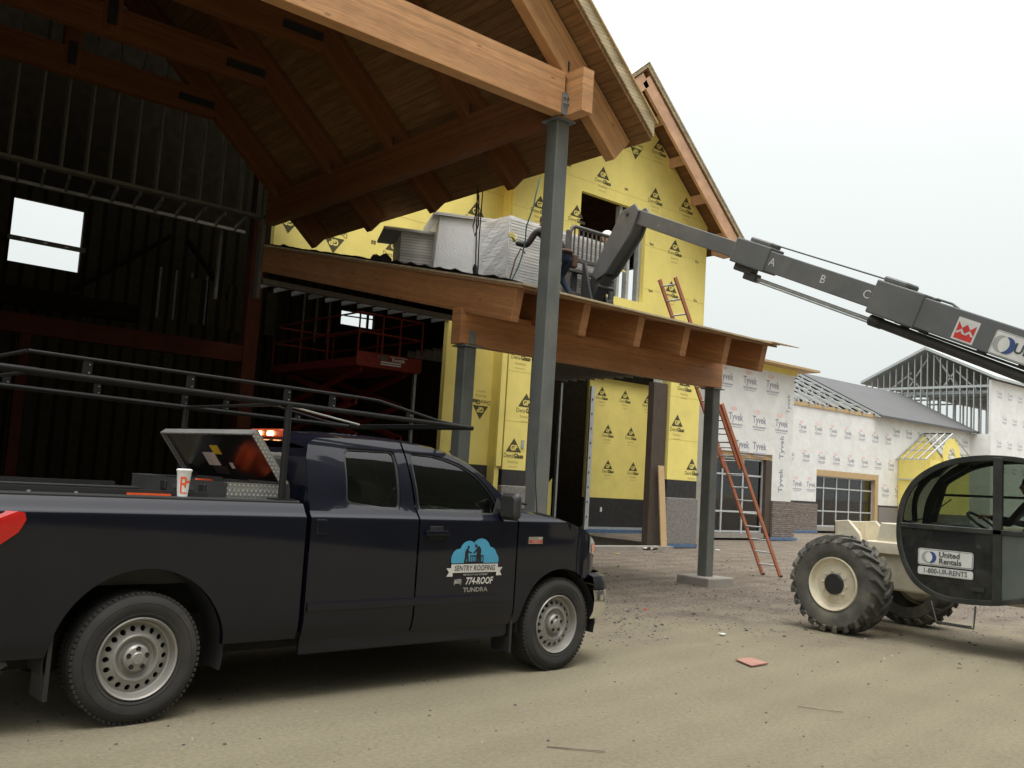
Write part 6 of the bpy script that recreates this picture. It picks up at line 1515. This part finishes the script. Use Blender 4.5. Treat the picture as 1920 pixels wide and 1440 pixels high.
def hand(parent, wrist, dir_, palm_n, m, curl=.35, spread=.09, size=1.0, side=1):
    """palm and five separate bent fingers, baked as one skinned surface"""
    W = Vector(wrist); d = Vector(dir_).normalized(); n_ = Vector(palm_n).normalized(); n_ = (n_ - d * n_.dot(d)).normalized(); s_ = d.cross(n_) * side
    pts = {'w': (W, .028 * size), 'p': (W + d * .045 * size, (.036 * size, .018 * size)), 'k': (W + d * .085 * size, (.04 * size, .016 * size))}; ed = [('w', 'p'), ('p', 'k')]
    o = skin('hand', pts, ed, m, parent, 2)
    for i, (off, ln, cu) in enumerate(((-.032, .070, 1.0), (-.011, .082, .9), (.011, .078, .95), (.031, .062, 1.1))):
        b0 = W + d * .075 * size + s_ * off * size; dd = (d + s_ * off * 3.5 * spread / .09).normalized(); P_ = {'a': (b0, .0105 * size)}; E_ = []; prev = 'a'; pos = b0; an = curl * cu * .5
        for j, (q, r_) in enumerate(((.42, .0095), (.32, .0088), (.26, .0075))):
            v = dd * math.cos(an) + n_ * math.sin(an); pos = pos + v * ln * q * size; P_[str(j)] = (pos, r_ * size); E_.append((prev, str(j))); prev = str(j); an += curl * cu
        skin('finger', P_, E_, m, o, 1)
    b0 = W + d * .025 * size - s_ * .025 * size; v = (d * .55 - s_ * .8 + n_ * .15).normalized(); p_ = {'a': (b0, .013 * size), 'b': (b0 + v * .035 * size, .0115 * size), 'c': (b0 + v * .035 * size + (v + d * .7).normalized() * .03 * size, .009 * size)}
    skin('thumb', p_, [('a', 'b'), ('b', 'c')], m, o, 1)
    return o
# worker on the porch roof, left hand braced on the pack
wk = thing('person', 'worker in dark jacket and jeans with a yellow glove, pushing the insulation pack', 'person', (10.98, 11.8, sz(11.8) + .07))
zf = sz(11.8) + .075; OX, OY = 10.96, 11.80
V_ = lambda x, y, z: (OX + x, OY + y, zf + z)
body = skin('body', {
    'pel': (V_(0, 0, .76), (.16, .12)), 'wai': (V_(-.11, .03, .89), (.15, .11)), 'che': (V_(-.26, .09, 1.04), (.19, .13)), 'sho': (V_(-.36, .12, 1.13), (.15, .10)), 'nec': (V_(-.30, .18, 1.20), .055), 'hed': (V_(-.26, .22, 1.26), .05),
    'hl': (V_(-.10, .02, .70), .10), 'kl': (V_(-.16, .24, .42), .07), 'al': (V_(-.14, .02, .10), .05), 'tl': (V_(-.20, .14, .045), .042),
    'hr': (V_(.10, -.02, .70), .10), 'kr': (V_(.12, .20, .42), .07), 'ar': (V_(.16, -.04, .10), .05), 'tr': (V_(.15, .10, .045), .042),
    'sl': (V_(-.52, .17, 1.10), .062), 'el': (V_(-.62, .28, .84), .060), 'wl': (V_(-.70, .49, .90), .042),
    'sr': (V_(-.20, .02, 1.12), .062), 'er': (V_(-.08, .12, .88), .048), 'wr': (V_(-.10, .36, .84), .034)},
    [('pel', 'wai'), ('wai', 'che'), ('che', 'sho'), ('sho', 'nec'), ('nec', 'hed'), ('pel', 'hl'), ('hl', 'kl'), ('kl', 'al'), ('al', 'tl'), ('pel', 'hr'), ('hr', 'kr'), ('kr', 'ar'), ('ar', 'tr'), ('sho', 'sl'), ('sl', 'el'), ('el', 'wl'), ('sho', 'sr'), ('sr', 'er'), ('er', 'wr')], jacket, wk, 2)
def paint_below(o, zsplit, m2, zboot=None, m3=None):
    me = o.data; me.materials.append(m2); 
    if m3: me.materials.append(m3)
    M = wm(o)
    for p in me.polygons:
        z = (M @ p.center).z
        if z < zsplit: p.material_index = 1
        if m3 and z < zboot: p.material_index = 2
paint_below(body, zf + .78, denim, zf + .12, boot)
head(wk, V_(-.24, .25, 1.33), (-.5, .8, -.35), leather)
hand(wk, V_(-.695, .502, .92), (-.55, .22, .85), (0, 1, 0), glove_m, curl=.2, size=1.3, spread=.16); hand(wk, V_(-.10, .37, .83), (0, .9, -.3), (0, 0, -1), glove_m, curl=.5)
MB().tube([(V_(.155 * math.cos(a) - .03, .125 * math.sin(a), .81)) for a in [k * math.pi / 10 for k in range(21)]], .03, 8).build('tool_belt', leather, wk, True, smooth=60)
for a, b_ in ((.19, -.05), (-.20, -.03)): MB().box(OX + a - .06, OX + a + .06, OY + b_ - .05, OY + b_ + .06, zf + .56, zf + .80).build('tool_pouch', leather, wk, True, bevel=.03, seg=2)
# second worker behind the pack: hard hat shows over the backrest
w2 = thing('person', 'worker in a white hard hat standing behind the fork carriage', 'person', (13.02, 12.85, sz(12.85) + .07))
z2 = sz(12.85) + .075; V2 = lambda x, y, z: (13.02 + x, 12.85 + y - (.12 if .4 < z < .5 else 0), z2 + (z if z < .3 else z * .97 - .14))
def standing(parent, V2, m, legs):
    b_ = skin('body', {'pel': (V2(0, 0, .93), (.16, .12)), 'wai': (V2(0, 0, 1.08), (.14, .11)), 'che': (V2(0, -.01, 1.27), (.18, .12)), 'sho': (V2(0, 0, 1.40), (.14, .09)), 'nec': (V2(0, -.02, 1.48), .052), 'hed': (V2(0, -.02, 1.55), .05),
        'hl': (V2(-.10, 0, .86), .09), 'kl': (V2(-.11, -.03, .48), .065), 'al': (V2(-.12, .02, .09), .048), 'tl': (V2(-.12, -.12, .045), .04), 'hr': (V2(.10, 0, .86), .09), 'kr': (V2(.11, -.02, .48), .065), 'ar': (V2(.12, .02, .09), .048), 'tr': (V2(.12, -.12, .045), .04),
        'sl': (V2(-.20, 0, 1.38), .06), 'el': (V2(-.26, -.05, 1.12), .045), 'wl': (V2(-.20, -.22, .98), .032), 'sr': (V2(.20, 0, 1.38), .06), 'er': (V2(.26, -.05, 1.12), .045), 'wr': (V2(.20, -.22, .98), .032)},
        [('pel', 'wai'), ('wai', 'che'), ('che', 'sho'), ('sho', 'nec'), ('nec', 'hed'), ('pel', 'hl'), ('hl', 'kl'), ('kl', 'al'), ('al', 'tl'), ('pel', 'hr'), ('hr', 'kr'), ('kr', 'ar'), ('ar', 'tr'), ('sho', 'sl'), ('sl', 'el'), ('el', 'wl'), ('sho', 'sr'), ('sr', 'er'), ('er', 'wr')], m, parent, 2)
    return b_
b_ = standing(w2, V2, jacket, denim); paint_below(b_, z2 + .76, denim, z2 + .12, boot)
head(w2, V2(0, -.03, 1.62), (-.3, -1, -.1), leather, hat_w)
hand(w2, V2(-.20, -.24, .97), (0, -1, -.2), (0, 0, -1), glove_m, curl=.5); hand(w2, V2(.20, -.24, .97), (0, -1, -.2), (0, 0, -1), glove_m, curl=.5)
# operator in the cab
op = thing('person', 'operator in dark clothes seated in the telehandler cab', 'person', (11.62, 4.4, 1.2))
V3 = lambda x, y, z: (11.62 + x, 4.42 + y, z)
b_ = skin('body', {'pel': (V3(0, 0, 1.34), (.16, .14)), 'wai': (V3(0, -.03, 1.45), (.14, .12)), 'che': (V3(0, -.02, 1.62), (.18, .12)), 'sho': (V3(0, 0, 1.74), (.13, .08)), 'nec': (V3(0, .01, 1.81), .052), 'hed': (V3(0, .02, 1.86), .05),
    'hl': (V3(-.09, .12, 1.30), .085), 'kl': (V3(-.12, .52, 1.30), .065), 'al': (V3(-.12, .60, .92), .048), 'tl': (V3(-.12, .72, .86), .04), 'hr': (V3(.09, .12, 1.30), .085), 'kr': (V3(.12, .52, 1.30), .065), 'ar': (V3(.12, .60, .92), .048), 'tr': (V3(.12, .72, .86), .04),
    'sl': (V3(-.20, .02, 1.70), .058), 'el': (V3(-.24, .18, 1.50), .045), 'wl': (V3(-.14, .42, 1.56), .032), 'sr': (V3(.20, .02, 1.70), .058), 'er': (V3(.24, .16, 1.50), .045), 'wr': (V3(.14, .42, 1.56), .032)},
    [('pel', 'wai'), ('wai', 'che'), ('che', 'sho'), ('sho', 'nec'), ('nec', 'hed'), ('pel', 'hl'), ('hl', 'kl'), ('kl', 'al'), ('al', 'tl'), ('pel', 'hr'), ('hr', 'kr'), ('kr', 'ar'), ('ar', 'tr'), ('sho', 'sl'), ('sl', 'el'), ('el', 'wl'), ('sho', 'sr'), ('sr', 'er'), ('er', 'wr')], jacket, op, 2)
head(op, V3(0, .03, 1.93), (0, 1, .1), black_plain)
hand(op, V3(-.14, .44, 1.565), (.2, .9, .2), (0, .3, -1), skinm, curl=.8); hand(op, V3(.14, .44, 1.565), (-.2, .9, .2), (0, .3, -1), skinm, curl=.8)

# leaning offcut inside the entry
o = MB().prism([(18.60, 20.0, 1.74), (17.86, 19.9, 1.13), (18.05, 19.9, .74), (18.0, 19.9, .03), (18.62, 20.0, .03)], (0, .015, 0)).build('sheathing_offcut', yellow, None); tag(o, 'cut yellow sheathing piece leaning in the dark entry left of the jamb stud', 'offcut')
